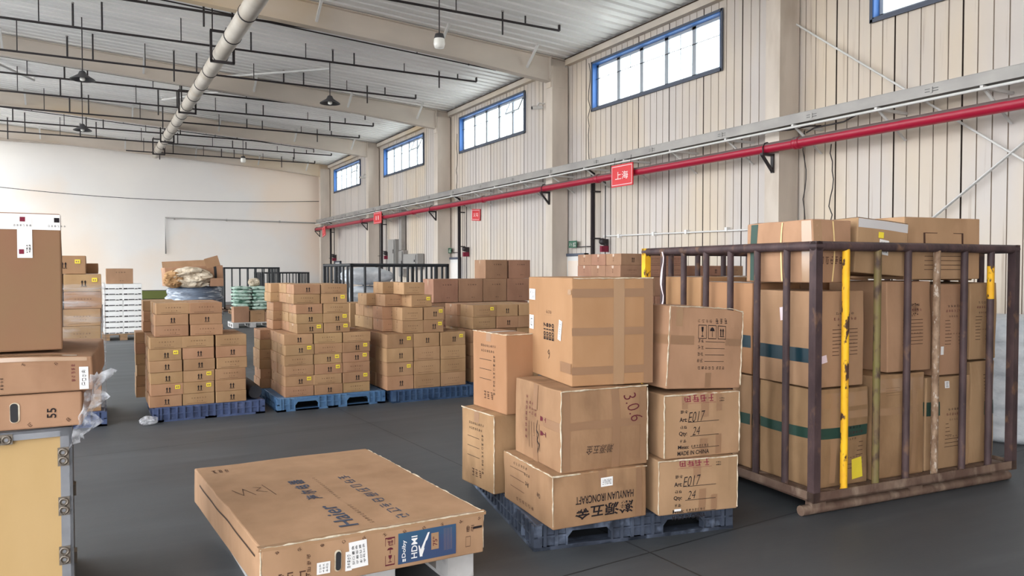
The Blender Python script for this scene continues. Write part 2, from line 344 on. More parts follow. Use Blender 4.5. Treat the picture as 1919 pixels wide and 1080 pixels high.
class Shape:
    """how a box of w,d,h (base at z=0) is bulged and dented"""
    def __init__(s, w, d, h, bulge=.006, dent=.004, sx=0, sy=0, seed=0, crush=0, skew=0):
        s.skew = skew; s.w, s.d, s.h, s.b, s.n, s.sx, s.sy, s.seed, s.crush = w, d, h, bulge, dent, sx, sy, seed, crush
    def __call__(s, p):
        x, y, z = p; a, b, c = 2 * x / s.w, 2 * y / s.d, 2 * z / s.h - 1
        f = lambda t: max(0, 1 - t * t)
        X = x + s.b * a * f(b) * f(c); Y = y + s.b * b * f(a) * f(c); Z = z + (s.b * .5 * f(a) * f(b) if c > 0 else 0)
        if s.n:
            q = Vector((x * 4, y * 4, z * 4 + s.seed * 9.7)); n = noise.noise_vector(q)
            lift = (c + 1) / 2
            X += n.x * s.n * (.35 + .65 * lift); Y += n.y * s.n * (.35 + .65 * lift); Z += n.z * s.n * .7 * lift
        if s.crush: # a squashed top right/front corner
            k = max(0, (a + 1) / 2) ** 3 * max(0, (c + 1) / 2) ** 2; Z -= s.crush * k; X -= s.crush * .3 * k
        X += s.sx * z; Y += s.sy * z + s.skew * X
        return (X, Y, Z)
def facemap(w, d, h, face, off):
    """(u,v) in metres from the face centre, seen from outside"""
    return {'front': lambda u, v: (u, -d / 2 - off, h / 2 + v), 'back': lambda u, v: (-u, d / 2 + off, h / 2 + v),
            'left': lambda u, v: (-w / 2 - off, -u, h / 2 + v), 'right': lambda u, v: (w / 2 + off, u, h / 2 + v),
            'top': lambda u, v: (u, v, h + off)}[face]
def put(mb, sh, face, g, cu, cv, gw, gh, m, rot=0, off=.0022, mirror=1):
    """place a flat unit-box drawing g on a face"""
    fm = facemap(sh.w, sh.d, sh.h, face, off); r = radians(rot); vs = []
    for a, b in g[0]:
        a, b = a * gw * mirror, b * gh; vs.append(sh(fm(cu + a * cos(r) - b * sin(r), cv + a * sin(r) + b * cos(r))))
    mb.add(vs, g[1], m)
def strip(mb, sh, face, u0, v0, u1, v1, m, off=.0012, step=.06):
    fm = facemap(sh.w, sh.d, sh.h, face, off); nu = max(1, int(abs(u1 - u0) / step)); nv = max(1, int(abs(v1 - v0) / step)); vs = []; fs = []
    for j in range(nv + 1):
        for i in range(nu + 1): vs.append(sh(fm(u0 + (u1 - u0) * i / nu, v0 + (v1 - v0) * j / nv)))
    for j in range(nv):
        for i in range(nu): k = j * (nu + 1) + i; fs.append((k, k + 1, k + nu + 2, k + nu + 1))
    mb.add(vs, fs, m, True)
def boxmesh(mb, sh, m, n=6, bev=.006):
    bm = bmesh.new(); bmesh.ops.create_cube(bm, size=1)
    bmesh.ops.scale(bm, vec=(sh.w, sh.d, sh.h), verts=bm.verts); bmesh.ops.translate(bm, vec=(0, 0, sh.h / 2), verts=bm.verts)
    if n > 1: bmesh.ops.subdivide_edges(bm, edges=bm.edges[:], cuts=n - 1, use_grid_fill=True)
    if bev:
        es = [e for e in bm.edges if len(e.link_faces) == 2 and e.calc_face_angle(0) > .5]
        bmesh.ops.bevel(bm, geom=es, offset=bev, segments=2, affect='EDGES', profile=.5)
    for v in bm.verts: v.co = sh(v.co)
    bm.verts.index_update()
    mb.add([tuple(v.co) for v in bm.verts], [[v.index for v in f.verts] for f in bm.faces], m)
    bm.free(); return mb

# ================================================================== THE SETTING
def ribs(y0, y1, pitch=.2, gd=.018, gw=.020, big=5, origin=0):
    """profile (y, depth, material) across ribbed sheet: flat pans with V grooves; every fifth groove is a deeper sheet joint"""
    out = []; k0 = math.ceil((y0 - origin) / pitch + .15); y = y0; first = True
    pts = [(y0, 0)]
    k = k0
    while origin + k * pitch < y1 - gw:
        c = origin + k * pitch; b = (k % big == 0); g = gw * (1.25 if b else .8)
        pts += [(c - g / 2, 0, 'wall'), (c - g / 6, 1.6 * gd if b else gd, 'j' if b else 'g'), (c + g / 6, 1.6 * gd if b else gd, 'j' if b else 'g'), (c + g / 2, 0, 'j' if b else 'g')]; k += 1
    pts.append((y1, 0, 'wall')); return pts
WIN = [(3.15, 7.36), (10.49, 14.70), (17.92, 22.12), (25.2, 29.4), (32.6, 36.75)]
Z0, Z1 = 5.37, 6.48
mb = MB()
def sheet(y0, y1, z0, z1):
    pr = ribs(y0, y1)
    for a, b in zip(pr, pr[1:]):
        mt = {'wall': 'wall', 'g': 'groove', 'j': 'joint'}[b[2]]
        mb.add([(XR + a[1], a[0], z0), (XR + b[1], b[0], z0), (XR + b[1], b[0], z1), (XR + a[1], a[0], z1)], [(0, 1, 2, 3)], mt)
sheet(YB, YF, 0, Z0); sheet(YB, YF, Z1, 6.9)
ys = [YB] + [q for wv in WIN for q in wv] + [YF]
for a, b in zip(ys[::2], ys[1::2]): sheet(a, b, Z0, Z1)
# outer skin with the same holes
mb.bb((XR + .04, YB, 0), (XR + .16, YF, Z0), 'wall'); mb.bb((XR + .04, YB, Z1), (XR + .16, YF, 7.0), 'wall')
for a, b in zip(ys[::2], ys[1::2]): mb.bb((XR + .04, a, Z0), (XR + .16, b, Z1), 'wall')
struct(mb.build('wall_right'))
# end wall and the walls behind
mb = MB(); mb.bb((XL, YF, 0), (XR + .16, YF + .2, 8.6), 'plaster'); struct(mb.build('wall_far'))
mb = MB()
for a, b in ((YB, -6), (13, 16)): mb.bb((XL - .2, a, 0), (XL, b, 7.2), 'plaster')
mb.bb((XL - .2, YB, 7.2), (XL, YF, 8.4), 'plaster'); struct(mb.build('wall_left'))
mb = MB(); mb.bb((XL, YB - .2, 0), (-13.5, YB, 5.8), 'plaster'); mb.bb((-1.5, YB - .2, 0), (XR + .16, YB, 5.8), 'plaster'); mb.bb((XL, YB - .2, 5.8), (XR + .16, YB, 8.5), 'plaster')  # unseen back opening, width set for fill light on front faces
struct(mb.build('wall_back'))
mb = MB(); mb.bb((XL - .2, YB - .2, -.15), (XR + .16, YF + .2, 0), 'floor'); struct(mb.build('floor'))
mb = MB(); mb.bb((-90, -90, -.25), (90, 120, -.16), 'yard'); struct(mb.build('ground'))  # unseen yard, added to bounce daylight up to the ceiling
# ribbed roof liner sheets running down the slope
SK = (-12.0, -5.5)      # unseen glazed roof strip, added to brighten left faces and far wall
mb = MB(); y = YB
while y < YF:
    a, b, c, d = y, y + .20, y + .212, y + .298; e = y + .31
    for (p, dp), (q, dq) in (((a, 0), (b, 0)), ((b, 0), (c, .05)), ((c, .05), (d, .05)), ((d, .05), (e, 0))):
        for xa, xb in ((XR + .1, SK[1]), (SK[0], XL - .1)): mb.add([(xa, p, roof(xa) + dp), (xa, q, roof(xa) + dq), (xb, q, roof(xb) + dq), (xb, p, roof(xb) + dp)], [(0, 1, 2, 3)], 'ceiling')
    y += .31
for xa, xb in ((XR + .2, SK[1]), (SK[0], XL - .2)):
    mb.add([(xa, YB - .2, roof(xa) + .1), (xa, YF + .2, roof(xa) + .1), (xb, YF + .2, roof(xb) + .1), (xb, YB - .2, roof(xb) + .1)], [(0, 1, 2, 3)], 'ceiling')
struct(mb.build('ceiling'))
mb = MB(); mb.add([(SK[1], YB, roof(SK[1]) + .05), (SK[1], YF, roof(SK[1]) + .05), (SK[0], YF, roof(SK[0]) + .05), (SK[0], YB, roof(SK[0]) + .05)], [(0, 1, 2, 3)], 'glass'); struct(mb.build('window_6'))  # added skylight, out of view, lets extra daylight in
# eave trim between the columns
CY = [1.55, 8.70, 15.74, 22.84, 30.02, 37.55]
for i, (a, b) in enumerate(zip([YB] + [c + .3 for c in CY], CY + [YF])):
    if b - a < .5: continue
    mb = MB(); mb.bb((XR - .14, a + .02, 6.66), (XR - .002, b - .02, 6.80), 'rafter'); mb.bb((XR - .16, a + .02, 6.80), (XR - .002, b - .02, 6.815), 'seam'); struct(mb.build('trim_%d' % (i + 1)))
# windows
for i, (a, b) in enumerate(WIN):
    e = struct(empty('window_%d' % (i + 1), (XR, a, Z0)))
    L = b - a; h = Z1 - Z0
    mb = MB(); t = .07
    mb.bb((-.05, 0, 0), (.15, t * .6, h), 'blueframe'); mb.bb((-.05, L - t * .6, 0), (.15, L, h), 'blueframe')
    mb.bb((-.05, 0, h - t * .6), (.15, L, h), 'blueframe'); mb.bb((-.05, 0, 0), (.15, L, t * .6), 'greyframe')
    mb.bb((-.055, -.02, -.03), (-.03, L + .02, .02), 'greyframe'); mb.bb((-.055, -.02, h - .02), (-.03, L + .02, h + .03), 'greyframe'); mb.bb((-.055, -.03, -.03), (-.03, .02, h + .03), 'greyframe'); mb.bb((-.055, L - .02, -.03), (-.03, L + .03, h + .03), 'greyframe')
    mb.build('window_frame', e)
    n = 5; pw = (L - .1) / n
    for k in range(n):
        y0 = .05 + k * pw; mb = MB()
        s_ = .055
        mb.bb((.08, y0, .05), (.12, y0 + s_, h - .05), 'sash'); mb.bb((.08, y0 + pw - s_, .05), (.12, y0 + pw, h - .05), 'sash')
        mb.bb((.08, y0, .05), (.12, y0 + pw, .05 + s_), 'sash'); mb.bb((.08, y0, h - .05 - s_), (.12, y0 + pw, h - .05), 'sash'); mb.bb((.09, y0 + pw * .5 - .008, .05), (.11, y0 + pw * .5 + .008, h - .05), 'sash') if k % 2 else None
        o = mb.build('sash', e)
        mb = MB(); mb.bb((.098, y0 + s_, .08), (.102, y0 + pw - s_, h - .08), 'glass'); mb.build('pane', o)
    mb = MB(); mb.tube([(.05, .04, h * .62), (.05, L - .04, h * .66)], .008, 'black', 6)
    for k in range(1, 8, 2): mb.tube([(.05, L * k / 8, h * .64), (.02, L * k / 8 - .04, h * .7), (.05, L * k / 8 - .08, h * .78)], .008, 'sash', 5)
    mb.build('opening_rod', e)
    if i >= 2: # a tilted-out sash leans into the room on the far windows
        mb = MB(); R = Matrix.Rotation(radians(-24), 3, 'Y')
        mb.box((-.2, .42, h * .56), (.03, .78, .03), 'sash'); mb.box((-.05, .42, h * .86), (.03, .78, .03), 'sash')
        for yy in (.05, .79): mb.bar((-.2, yy, h * .56), (-.04, yy, h * .88), .03, .03, 'sash')
        mb.build('open_hopper_sash', e)
# H-section columns and tapered roof rafters with fly braces
def column(y):
    mb = MB(); mb.bb((9.9, y, 0), (9.92, y + .3, 6.62), 'column'); mb.bb((10.34, y, 0), (10.36, y + .3, 6.62), 'column'); mb.bb((9.915, y + .004, 0), (10.345, y + .296, 6.62), 'column')
    for z in (2.1, 6.1): mb.bb((9.905, y - .003, z), (10.355, y + .303, z + .012), 'column')
    mb.bb((9.84, y - .02, 0), (10.37, y + .32, .02), 'column')
    return mb
wherec = ['just right of the view', 'nearest in view, behind the big cage', 'behind the tall double-box stack', 'with red bracket beyond the second window', 'second from the end wall', 'in the far corner by the end wall']
for i, y in enumerate(CY):
    o = struct(column(y).build('steel_column')); tag(o, 'beige steel wall column ' + wherec[i], 'column', 'wall columns')
def rafter(y):
    mb = MB(); yc = y + .15
    X = [10.36, 9.9, 7.2, XL + .1]; B = [6.25, 6.25, 6.55, 8.28 - .38]
    B = [6.22, 6.25, 6.50, roof(XL) - .52]
    top = [roof(x) - .012 for x in X]
    for i in range(3):
        for (a, c) in ((yc - .008, yc + .008),):
            vs = [(X[i], a, B[i]), (X[i + 1], a, B[i + 1]), (X[i + 1], a, top[i + 1]), (X[i], a, top[i]), (X[i], c, B[i]), (X[i + 1], c, B[i + 1]), (X[i + 1], c, top[i + 1]), (X[i], c, top[i])]
            mb.add(vs, [(0, 1, 2, 3), (4, 7, 6, 5)], 'rafter')
        for zz in (B, [t - .012 for t in top]):
            vs = []
            for q in (i, i + 1):
                for yy in (yc - .11, yc + .11):
                    for dz in (-.014, .004): vs.append((X[q], yy, zz[q] + dz))
            mb.add(vs, [(0, 1, 3, 2), (4, 6, 7, 5), (0, 4, 5, 1), (2, 3, 7, 6), (0, 2, 6, 4), (1, 5, 7, 3)], 'rafter')
    mb.bb((9.88, yc - .11, 6.1), (9.90, yc + .11, 6.9), 'rafter')
    return mb
for i, y in enumerate(CY):
    e = struct(rafter(y).build('roof_rafter')); tag(e, 'beige tapered steel roof rafter on the wall column ' + wherec[i], 'rafter', 'roof rafters')
    for x in (9.2, 6.9, 4.1, 1.2, -2, -5.5):
        mb = MB(); zb = 6.55 if x < 8 else 6.35; zb = roof(x) - .42
        for s_ in (-1, 1):
            if y + .15 + s_ * .8 < YF: mb.bar((x, y + .15 + s_ * .1, zb), (x, y + .15 + s_ * .62, roof(x) - .01), .05, .05, 'bracket')
        mb.build('fly_brace', e)
# roof rod braces
for n_, (a, b) in enumerate([((5.6, 20.2), (3.3, 23.0)), ((3.9, 24.2), (2.0, 27.5)), ((7.9, 9.2), (6.2, 11.5)), ((-3.4, 24.0), (-1.6, 27.5))]):
    mb = MB(); mb.tube([(a[0], a[1], roof(a[0]) - .1), (b[0], b[1], roof(b[0]) - .1)], .035, 'bracket', 8)
    for q in (a, b): mb.tube([(q[0], q[1], roof(q[0]) - .1), (q[0], q[1], roof(q[0]) + .03)], .02, 'bracket', 6)
    tag(mb.build('roof_brace'), ['white slanting roof brace above the pendant lamp near mid ceiling', 'white slanting roof brace beyond the middle rafter', 'white slanting roof brace nearest the camera', 'white slanting roof brace left of the fat duct'][n_], 'brace', 'roof braces')

# ------------------------------------------------------------------ big pale duct pipe under the roof
def dz(y): return 6.2 + (y - 13.4) * (6.87 - 6.2) / (38.25 - 13.4)
e = empty('duct_pipe', (2.45, 6, dz(6))); tag(e, 'long fat pale pipe sloping away under the roof to the end wall', 'pipe')
mb = MB(); mb.tube([(0, y_ - 6, dz(y_) - dz(6)) for y_ in (2, 10, 20, 30, 38.25)], .165, 'duct', 20); mb.build('pipe_run', e)
y_ = 4.0; k = 0
while y_ < 38:
    mb = MB(); z = dz(y_) - dz(6); mb.lathe([(.168, -.025), (.178, -.02), (.178, .02), (.168, .025)], (0, 0, 0), 'black', 20)
    o = mb.build('clamp_ring', e, (0, y_ - 6, z), (radians(90), 0, 0)); y_ += 1.7
for y_ in (10.4, 17.3, 24.4, 31.6, 36):
    mb = MB(); z = dz(y_) - dz(6); t = roof(2.45) - dz(6)
    for sx in (-.23, .23): mb.bb((sx - .025, y_ - 6.025, z - .23), (sx + .025, y_ - 5.975, z + .42), 'black')
    mb.bb((-.25, y_ - 6.025, z - .255), (.25, y_ - 5.975, z - .2), 'black'); mb.bb((-.25, y_ - 6.025, z + .4), (.25, y_ - 5.975, z + .45), 'black')
    for sx in (-.2, .2): mb.bb((sx - .012, y_ - 6.012, z + .44), (sx + .012, y_ - 5.988, t + .02), 'black')
    mb.build('hanger_frame', e)

# ------------------------------------------------------------------ sprinkler pipes
SP = [(8.9, 8.2, 6.80), (11.3, 8.9, 6.8), (13.87, 8.9, 6.80), (16.35, 9.7, 6.80), (18.75, 9.3, 6.80), (21.5, 8.6, 6.80), (23.95, 9.6, 6.8), (26.4, 8.9, 6.8), (29.0, 9.2, 6.8), (31.7, 9.4, 6.8), (34.1, 9.5, 6.8), (36.7, 9.4, 6.75)]
words_ = ['nearest the camera', 'second nearest the camera', 'third nearest the camera', 'crossing to the top of the tall-box column', 'fifth from the camera', 'sixth from the camera', 'just beyond the third column', 'eighth from the camera', 'ninth from the camera', 'third from the end wall', 'second from the end wall', 'closest to the end wall']
rr = random.Random(3)
for i, (y_, xe, z) in enumerate(SP):
    xs = -14.8 if y_ < 36 else 1.2
    e = empty('sprinkler_pipe', (xe, y_, z)); tag(e, 'thin black sprinkler pipe across the roof, ' + words_[i], 'pipe', 'sprinkler pipes')
    mb = MB(); mb.tube([(0, 0, 0), (xs - xe, 0, 0)], .026, 'black', 8); mb.tube([(0, 0, 0), (0, 0, .12)], .03, 'black', 8)
    mb.build('pipe_run', e)
    x = xe - .5 - rr.random() * .8; k = 0
    while x > xs + .2:
        mb = MB(); top = roof(x) - z + .02
        mb.tube([(x - xe, 0, .02), (x - xe, 0, top)],   .012 if k % 2 else .02, 'black', 6)
        mb.build('hanger_rod', e)
        if k % 2 == 0:
            mb = MB(); dx = -.55; hh = min(.5, roof(x + dx) - z - .04)
            mb.tube([(x - xe + dx, 0, -.02), (x - xe + dx, 0, hh)], .022, 'black', 6); mb.tube([(x - xe + dx, 0, hh), (x - xe + dx, 0, hh + .03)], [.03, .03], 'trough', 6)
            if k % 4 == 0: mb.tube([(x - xe + dx + .0, 0, -.3), (x - xe + dx, 0, 0)], .02, 'black', 6)
            mb.build('sprinkler_riser', e)
        x -= 1.15 + rr.random() * .5; k += 1
# thinner electrical conduits crossing below
for i, (y_, x0, x1, zz) in enumerate([(17.4, -14.8, 9.2, 7.02), (24.9, -14.8, 7.6, 7.0), (32.9, -14.8, 8.4, 7.0)]):
    mb = MB(); mb.tube([(x0, y_, roof(x0) - .12), (x1, y_, roof(x1) - .12)], .016, 'black', 6)
    for x in range(-14, int(x1), 3): mb.tube([(x, y_, roof(x) - .12), (x, y_, roof(x) + .02)], .01, 'black', 5)
    tag(mb.build('ceiling_conduit'), 'slim dark conduit under the roof sheets, ' + ['nearest of the three', 'middle of the three', 'farthest of the three'][i], 'conduit', 'ceiling conduits')
# pendant lamps
def pendant(x, y, z, kind, label):
    e = empty('pendant_lamp', (x, y, z)); tag(e, label, 'lamp', 'pendant lamps')
    mb = MB(); mb.tube([(0, 0, .12), (0, 0, roof(x) - z + .02)], .012, 'black', 6); mb.build('rod', e)
    if kind == 'bell':
        mb = MB(); mb.lathe([(.02, .22), (.06, .2), (.1, .12), (.26, .02), (.27, 0), (.25, .005), (.1, .1), (.02, .12)], (0, 0, 0), 'lamp', 20); mb.build('lamp_shade', e)
        mb = MB(); mb.lathe([(.0, -.03), (.05, -.01), (.06, .03), (.03, .1)], (0, 0, 0), 'bulb', 12); mb.build('bulb', e)
    else:
        mb = MB(); mb.lathe([(.0, .22), (.08, .21), (.1, .14), (.1, .12), (0, .12)], (0, 0, 0), 'lamp', 14); mb.build('lamp_holder', e)
        mb = MB(); mb.lathe([(.0, -.06), (.09, -.05), (.11, .02), (.1, .12)], (0, 0, 0), 'bulb', 14); mb.build('bulb', e)
pendant(-.22, 20.18, 6.0, 'bell', 'dark bell-shaped pendant lamp at upper left of the hall')
pendant(5.5, 19.85, 6.0, 'bell', 'dark bell-shaped pendant lamp right of the fat duct')
pendant(-.32, 27.54, 6.0, 'bell', 'smaller-looking dark bell pendant lamp, farther left of the duct')
pendant(5.82, 13.33, 5.9, 'jar', 'white jar-shaped pendant lamp nearest the camera')
pendant(5.55, 33.6, 6.2, 'jar', 'small white pendant lamp near the end wall')

# ------------------------------------------------------------------ services on the right wall
e = empty('cable_tray', (9.7, 20, 3.9)); tag(e, 'long grey metal cable tray along the right wall above the red pipe', 'cable tray')
mb = MB(); 
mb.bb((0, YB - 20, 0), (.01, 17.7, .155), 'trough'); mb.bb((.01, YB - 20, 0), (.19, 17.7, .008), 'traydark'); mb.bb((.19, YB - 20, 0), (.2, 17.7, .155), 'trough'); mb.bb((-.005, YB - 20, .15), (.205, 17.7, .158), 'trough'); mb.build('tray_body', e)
k = 0; y_ = 2.2
while y_ < 37:
    mb = MB(); mb.bb((-.006, y_ - 20 - .09, .05), (0, y_ - 20 + .09, .058), 'traydark'); mb.bb((-.006, y_ - 20 - .09, .085), (0, y_ - 20 + .09, .092), 'traydark'); mb.bb((-.012, y_ - 20 - .015, .03), (0, y_ - 20 + .015, .11), 'trough'); mb.build('splice_plate', e); y_ += 1.9
y_ = 1.0
while y_ < 37.5:
    if any(c - .1 < y_ < c + .4 for c in CY): y_ += 1.45; continue
    mb = MB(); mb.bb((-.02, y_ - 20.02, -.05), (.69, y_ - 19.98, -.01), 'bracket'); mb.bar((.05, y_ - 20, -.05), (.68, y_ - 20, -.42), .035, .02, 'bracket'); mb.build('wall_bracket', e); y_ += 1.45
mb = MB(); mb.tube([(9.66, YB, 3.84), (9.66, 37.7, 3.84)], .02, 'bracket', 8); tag(mb.build('conduit_pipe'), 'thin white conduit running just under the grey cable tray', 'conduit')
e = empty('fire_pipe', (9.75, 20, 3.6)); tag(e, 'long red fire main pipe along the right wall with dusty top', 'pipe')
mb = MB(); mb.tube([(0, YB - 20, 0), (0, 17.9, 0)], .083, 'red', 20); mb.build('pipe_run', e)
for y_ in (2.6, 8.2, 13.6, 19.2, 24.6, 30.4, 35.6):
    mb = MB(); mb.lathe([(.084, -.06), (.1, -.055), (.1, -.01), (.09, 0), (.1, .01), (.1, .055), (.084, .06)], (0, 0, 0), 'red', 18); mb.build('coupling', e, (0, y_ - 20, 0), (radians(90), 0, 0))
for y_ in CY:
    mb = MB(); c = y_ + .12 - 20
    mb.bb((-.13, c - .03, -.125), (.148, c + .03, -.085), 'black'); mb.bb((.118, c - .03, -.4), (.148, c + .03, -.085), 'black'); mb.bar((-.11, c, -.12), (.13, c, -.38), .03, .05, 'black', (0, 1, 0))
    mb.tube([(-.09, c, -.09), (-.1, c, 0), (-.06, c, .075), (0, c, .095), (.06, c, .075), (.1, c, 0)], .01, 'black', 6); mb.build('support_bracket', e)
# black standpipes, exit signs, doors, sounders in every bay
RY = [7.2, 14.45, 21.85, 29.3, 36.9]
bay = ['in the nearest bay', 'beside the nearest exit door', 'beside the second exit door', 'beside the grey electrical boxes', 'nearest the end wall']
for i, y_ in enumerate(RY):
    if i:
        mb = MB(); mb.tube([(10.22, y_, 0), (10.22, y_, 3.85), (10.0, y_, 3.93)], .05, 'black', 12)
        for z in (1, 2.3, 3.4): mb.bb((10.2, y_ - .07, z), (10.398, y_ + .07, z + .03), 'black')
        tag(mb.build('standpipe'), 'black vertical standpipe on the wall ' + bay[i], 'pipe', 'standpipes')
        mb = MB(); mb.tube([(10.3, y_ - .38, 1.9), (10.3, y_ - .38, 3.6)], .014, 'black', 6); mb.tube([(10.3, y_ - .38, 3.6), (9.85, y_ - .38, 3.62)], .014, 'black', 6); mb.tube([(10.3, y_ - .38, .02), (10.3, y_ - .38, 1.9)], .014, 'black', 6)
        tag(mb.build('drop_conduit'), 'thin black drop conduit just right of the standpipe ' + bay[i], 'conduit', 'drop conduits')
        e = empty('alarm_sounder', (10.28, y_ - .36, 2.15)); tag(e, 'round black alarm sounder on the conduit ' + bay[i], 'alarm', 'alarm sounders')
        mb = MB(); mb.lathe([(0, .09), (.06, .085), (.08, .04), (.08, 0)], (0, 0, 0), 'black', 14); mb.build('horn', e, (-.02, 0, .08), (0, radians(-90), 0))
        mb = MB(); mb.bb((-.09, -.04, -.16), (.1, .04, -.02), 'redink'); mb.bb((0, -.03, -.02), (.1, .03, .14), 'black'); mb.build('call_point', e)
        # exit sign
        e = empty('exit_sign', (10.3, y_ + .95, 2.2)); tag(e, 'small green exit sign board on a bracket ' + bay[i], 'sign', 'exit signs')
        mb = MB(); mb.bb((-.02, -.17, -.08), (.0, .17, .09), 'exit')
        sh = Shape(.02, .34, .17, 0, 0); 
        for g, cy_, wd in ((marks2d(2, 1, 4), -.08, .12), (text2d('出口'), .08, .12)):
            mb.add([(-.022, -(cy_ + a * wd), b * .11) for a, b in g[0]], g[1], 'signwhite')
        mb.build('board', e); mb = MB(); mb.bb((-.005, -.62, -.075), (.01, -.17, -.055), 'black'); mb.bb((-.005, -.63, -.075), (.1, -.6, -.055), 'black'); mb.bb((0, -.03, -.02), (.1, .03, .02), 'black'); mb.build('bracket_arm', e)
DY = [(1, 15.4), (2, 22.6), (3, 36.2)]
for n_, y_ in DY:
    e = struct(empty('door_%d' % n_, (XR, y_, 0)))
    mb = MB(); mb.bb((-.08, -.52, 0), (.0, -.45, 1.98), 'greyframe'); mb.bb((-.08, .45, 0), (.0, .52, 1.98), 'greyframe'); mb.bb((-.08, -.52, 1.91), (.0, .52, 1.98), 'greyframe'); mb.build('door_frame', e)
    mb = MB(); mb.bb((-.05, -.45, .02), (-.01, .45, 1.91), 'vhite'); mb.bb((-.055, -.3, 1.2), (-.05, .3, 1.8), 'plaster'); o = mb.build('door_leaf', e)
    mb = MB(); mb.bb((-.1, -.38, .95), (-.05, -.34, 1.15), 'black'); mb.bb((-.1, -.38, 1.04), (-.08, -.24, 1.06), 'black'); mb.build('door_handle', o)
# electrical boxes with riser duct
def elbox(y0, y1, z0, z1, name, label, x0=10.12, m='grey', extra=None):
    e = empty(name, (10.38, (y0 + y1) / 2, z0)); tag(e, label, 'electrical box')
    mb = MB(); sh = Shape(10.38 - x0, y1 - y0, z1 - z0, 0, 0); boxmesh(mb, sh, m, 1, .008); mb.build('cabinet_body', e, (-(10.38 - x0) / 2, 0, 0))
    mb = MB(); mb.bb((-(10.4 - x0) - .01, -(y1 - y0) * .42, .04), (-(10.4 - x0), (y1 - y0) * .42, z1 - z0 - .04), m); o = mb.build('door_panel', e)
    mb = MB(); mb.bb((-(10.4 - x0) - .03, -(y1 - y0) * .38, (z1 - z0) * .45), (-(10.4 - x0) - .01, -(y1 - y0) * .34, (z1 - z0) * .6), 'black'); mb.build('latch', o); return e
elbox(27.5, 28.3, 1.75, 2.75, 'distribution_box', 'tall grey distribution box on the wall, left of its neighbours')
elbox(25.2, 26.6, 1.6, 2.15, 'switch_cabinet', 'wide grey switch cabinet on the wall right of the tall box')
elbox(26.85, 27.3, 1.3, 2.3, 'meter_box', 'narrow grey meter box between the two larger wall boxes', x0=10.2, m='trough')
mb = MB(); mb.bb((10.2, 27.0, 2.32), (10.36, 27.3, 3.86), 'trough'); tag(mb.build('riser_duct'), 'dark grey vertical riser duct above the meter box', 'duct')
# red hanging signs
def sign(name, y, z, wd, ht, txt, label, x, tilt=0, m='redsign', frame=True, g=None):
    e = empty(name, (x, y, z)); tag(e, label, 'sign'); e.rotation_euler = (tilt, 0, 0)
    mb = MB(); mb.bb((-.012, -wd / 2, -ht), (.012, wd / 2, 0), m); mb.build('sign_board', e)
    if frame:
        mb = MB(); r = wd / 2 - .025
        for a, b in (((-r, -.03), (r, -.045)), ((-r, -ht + .045), (r, -ht + .03))): mb.bb((-.016, a[0], b[1]), (-.012, b[0], a[1]), 'pinkpaper')
        for s_ in (-1, 1): mb.bb((-.016, s_ * r - .006, -ht + .03), (-.012, s_ * r + .006, -.03), 'pinkpaper')
        mb.build('border_line', e)
    g = g or text2d(txt, 0, 0); mb = MB(); mb.add([(-.018, -a * wd * .60, -ht / 2 + b * ht * .36) for a, b in g[0]], g[1], 'signwhite'); mb.build('lettering', e)
    if x < 10:
        mb = MB()
        for s_ in (-1, 1): mb.tube([(0, s_ * wd * .38, 0), (.02, s_ * wd * .38, .16)], .006, 'black', 5)
        mb.build('hanging_wire', e)
sign('route_sign', 12.53, 3.78, .72, .46, '上海', 'large red sign lettered in white hanging in front of the red pipe', 9.6)
sign('route_sign', 20.9, 3.46, .56, .36, '义乌', 'small red paper sign on the wall below the red pipe', 10.36, radians(4))
sign('route_sign', 28.0, 3.8, .9, .44, '', 'red sign hung on the red pipe near the grey electrical boxes', 9.6, g=rects2d([(-.3, -.5, -.16, .5), (.16, -.5, .3, .5)]))
sign('route_sign', 35.9, 3.62, .55, .46, '', 'farthest red sign on the red pipe by the end wall', 9.6, radians(-10), g=rects2d([(-.2, -.5, -.1, .5)]))
# wind bracing rods on the nearest bay
for n_, (a, b) in enumerate([((8.98, 5.9), (4.6, 2.55)), ((6.6, 2.1), (2.0, 5.6))]):
    mb = MB(); mb.tube([(10.3, a[0], a[1]), (10.3, b[0], b[1])], .016, 'bracket', 8)
    for q in (a, b): mb.tube([(10.3, q[0], q[1]), (10.398, q[0], q[1])], .02, 'black', 6)
    if n_: mb.tube([(10.27, a[0], a[1]), (10.27, b[0], b[1])], .012, 'bracket', 8)
    tag(mb.build('bracing_rod'), ['thin diagonal bracing rod falling to the right behind the tray', 'pale double bracing rod rising to the right behind the cage'][n_], 'rod', 'wall bracing rods')
# horizontal white conduit with saddles
mb = MB(); mb.tube([(10.34, 14.2, 2.36), (10.34, 9.0, 2.3)], .016, 'vhite', 8)
for y_ in (13.6, 12.4, 11.4, 10.3): mb.bb((10.31, y_ - .03, 2.3), (10.4, y_ + .03, 2.38), 'vhite')
tag(mb.build('wall_conduit'), 'thin white horizontal conduit on the wall left of the cage', 'conduit')
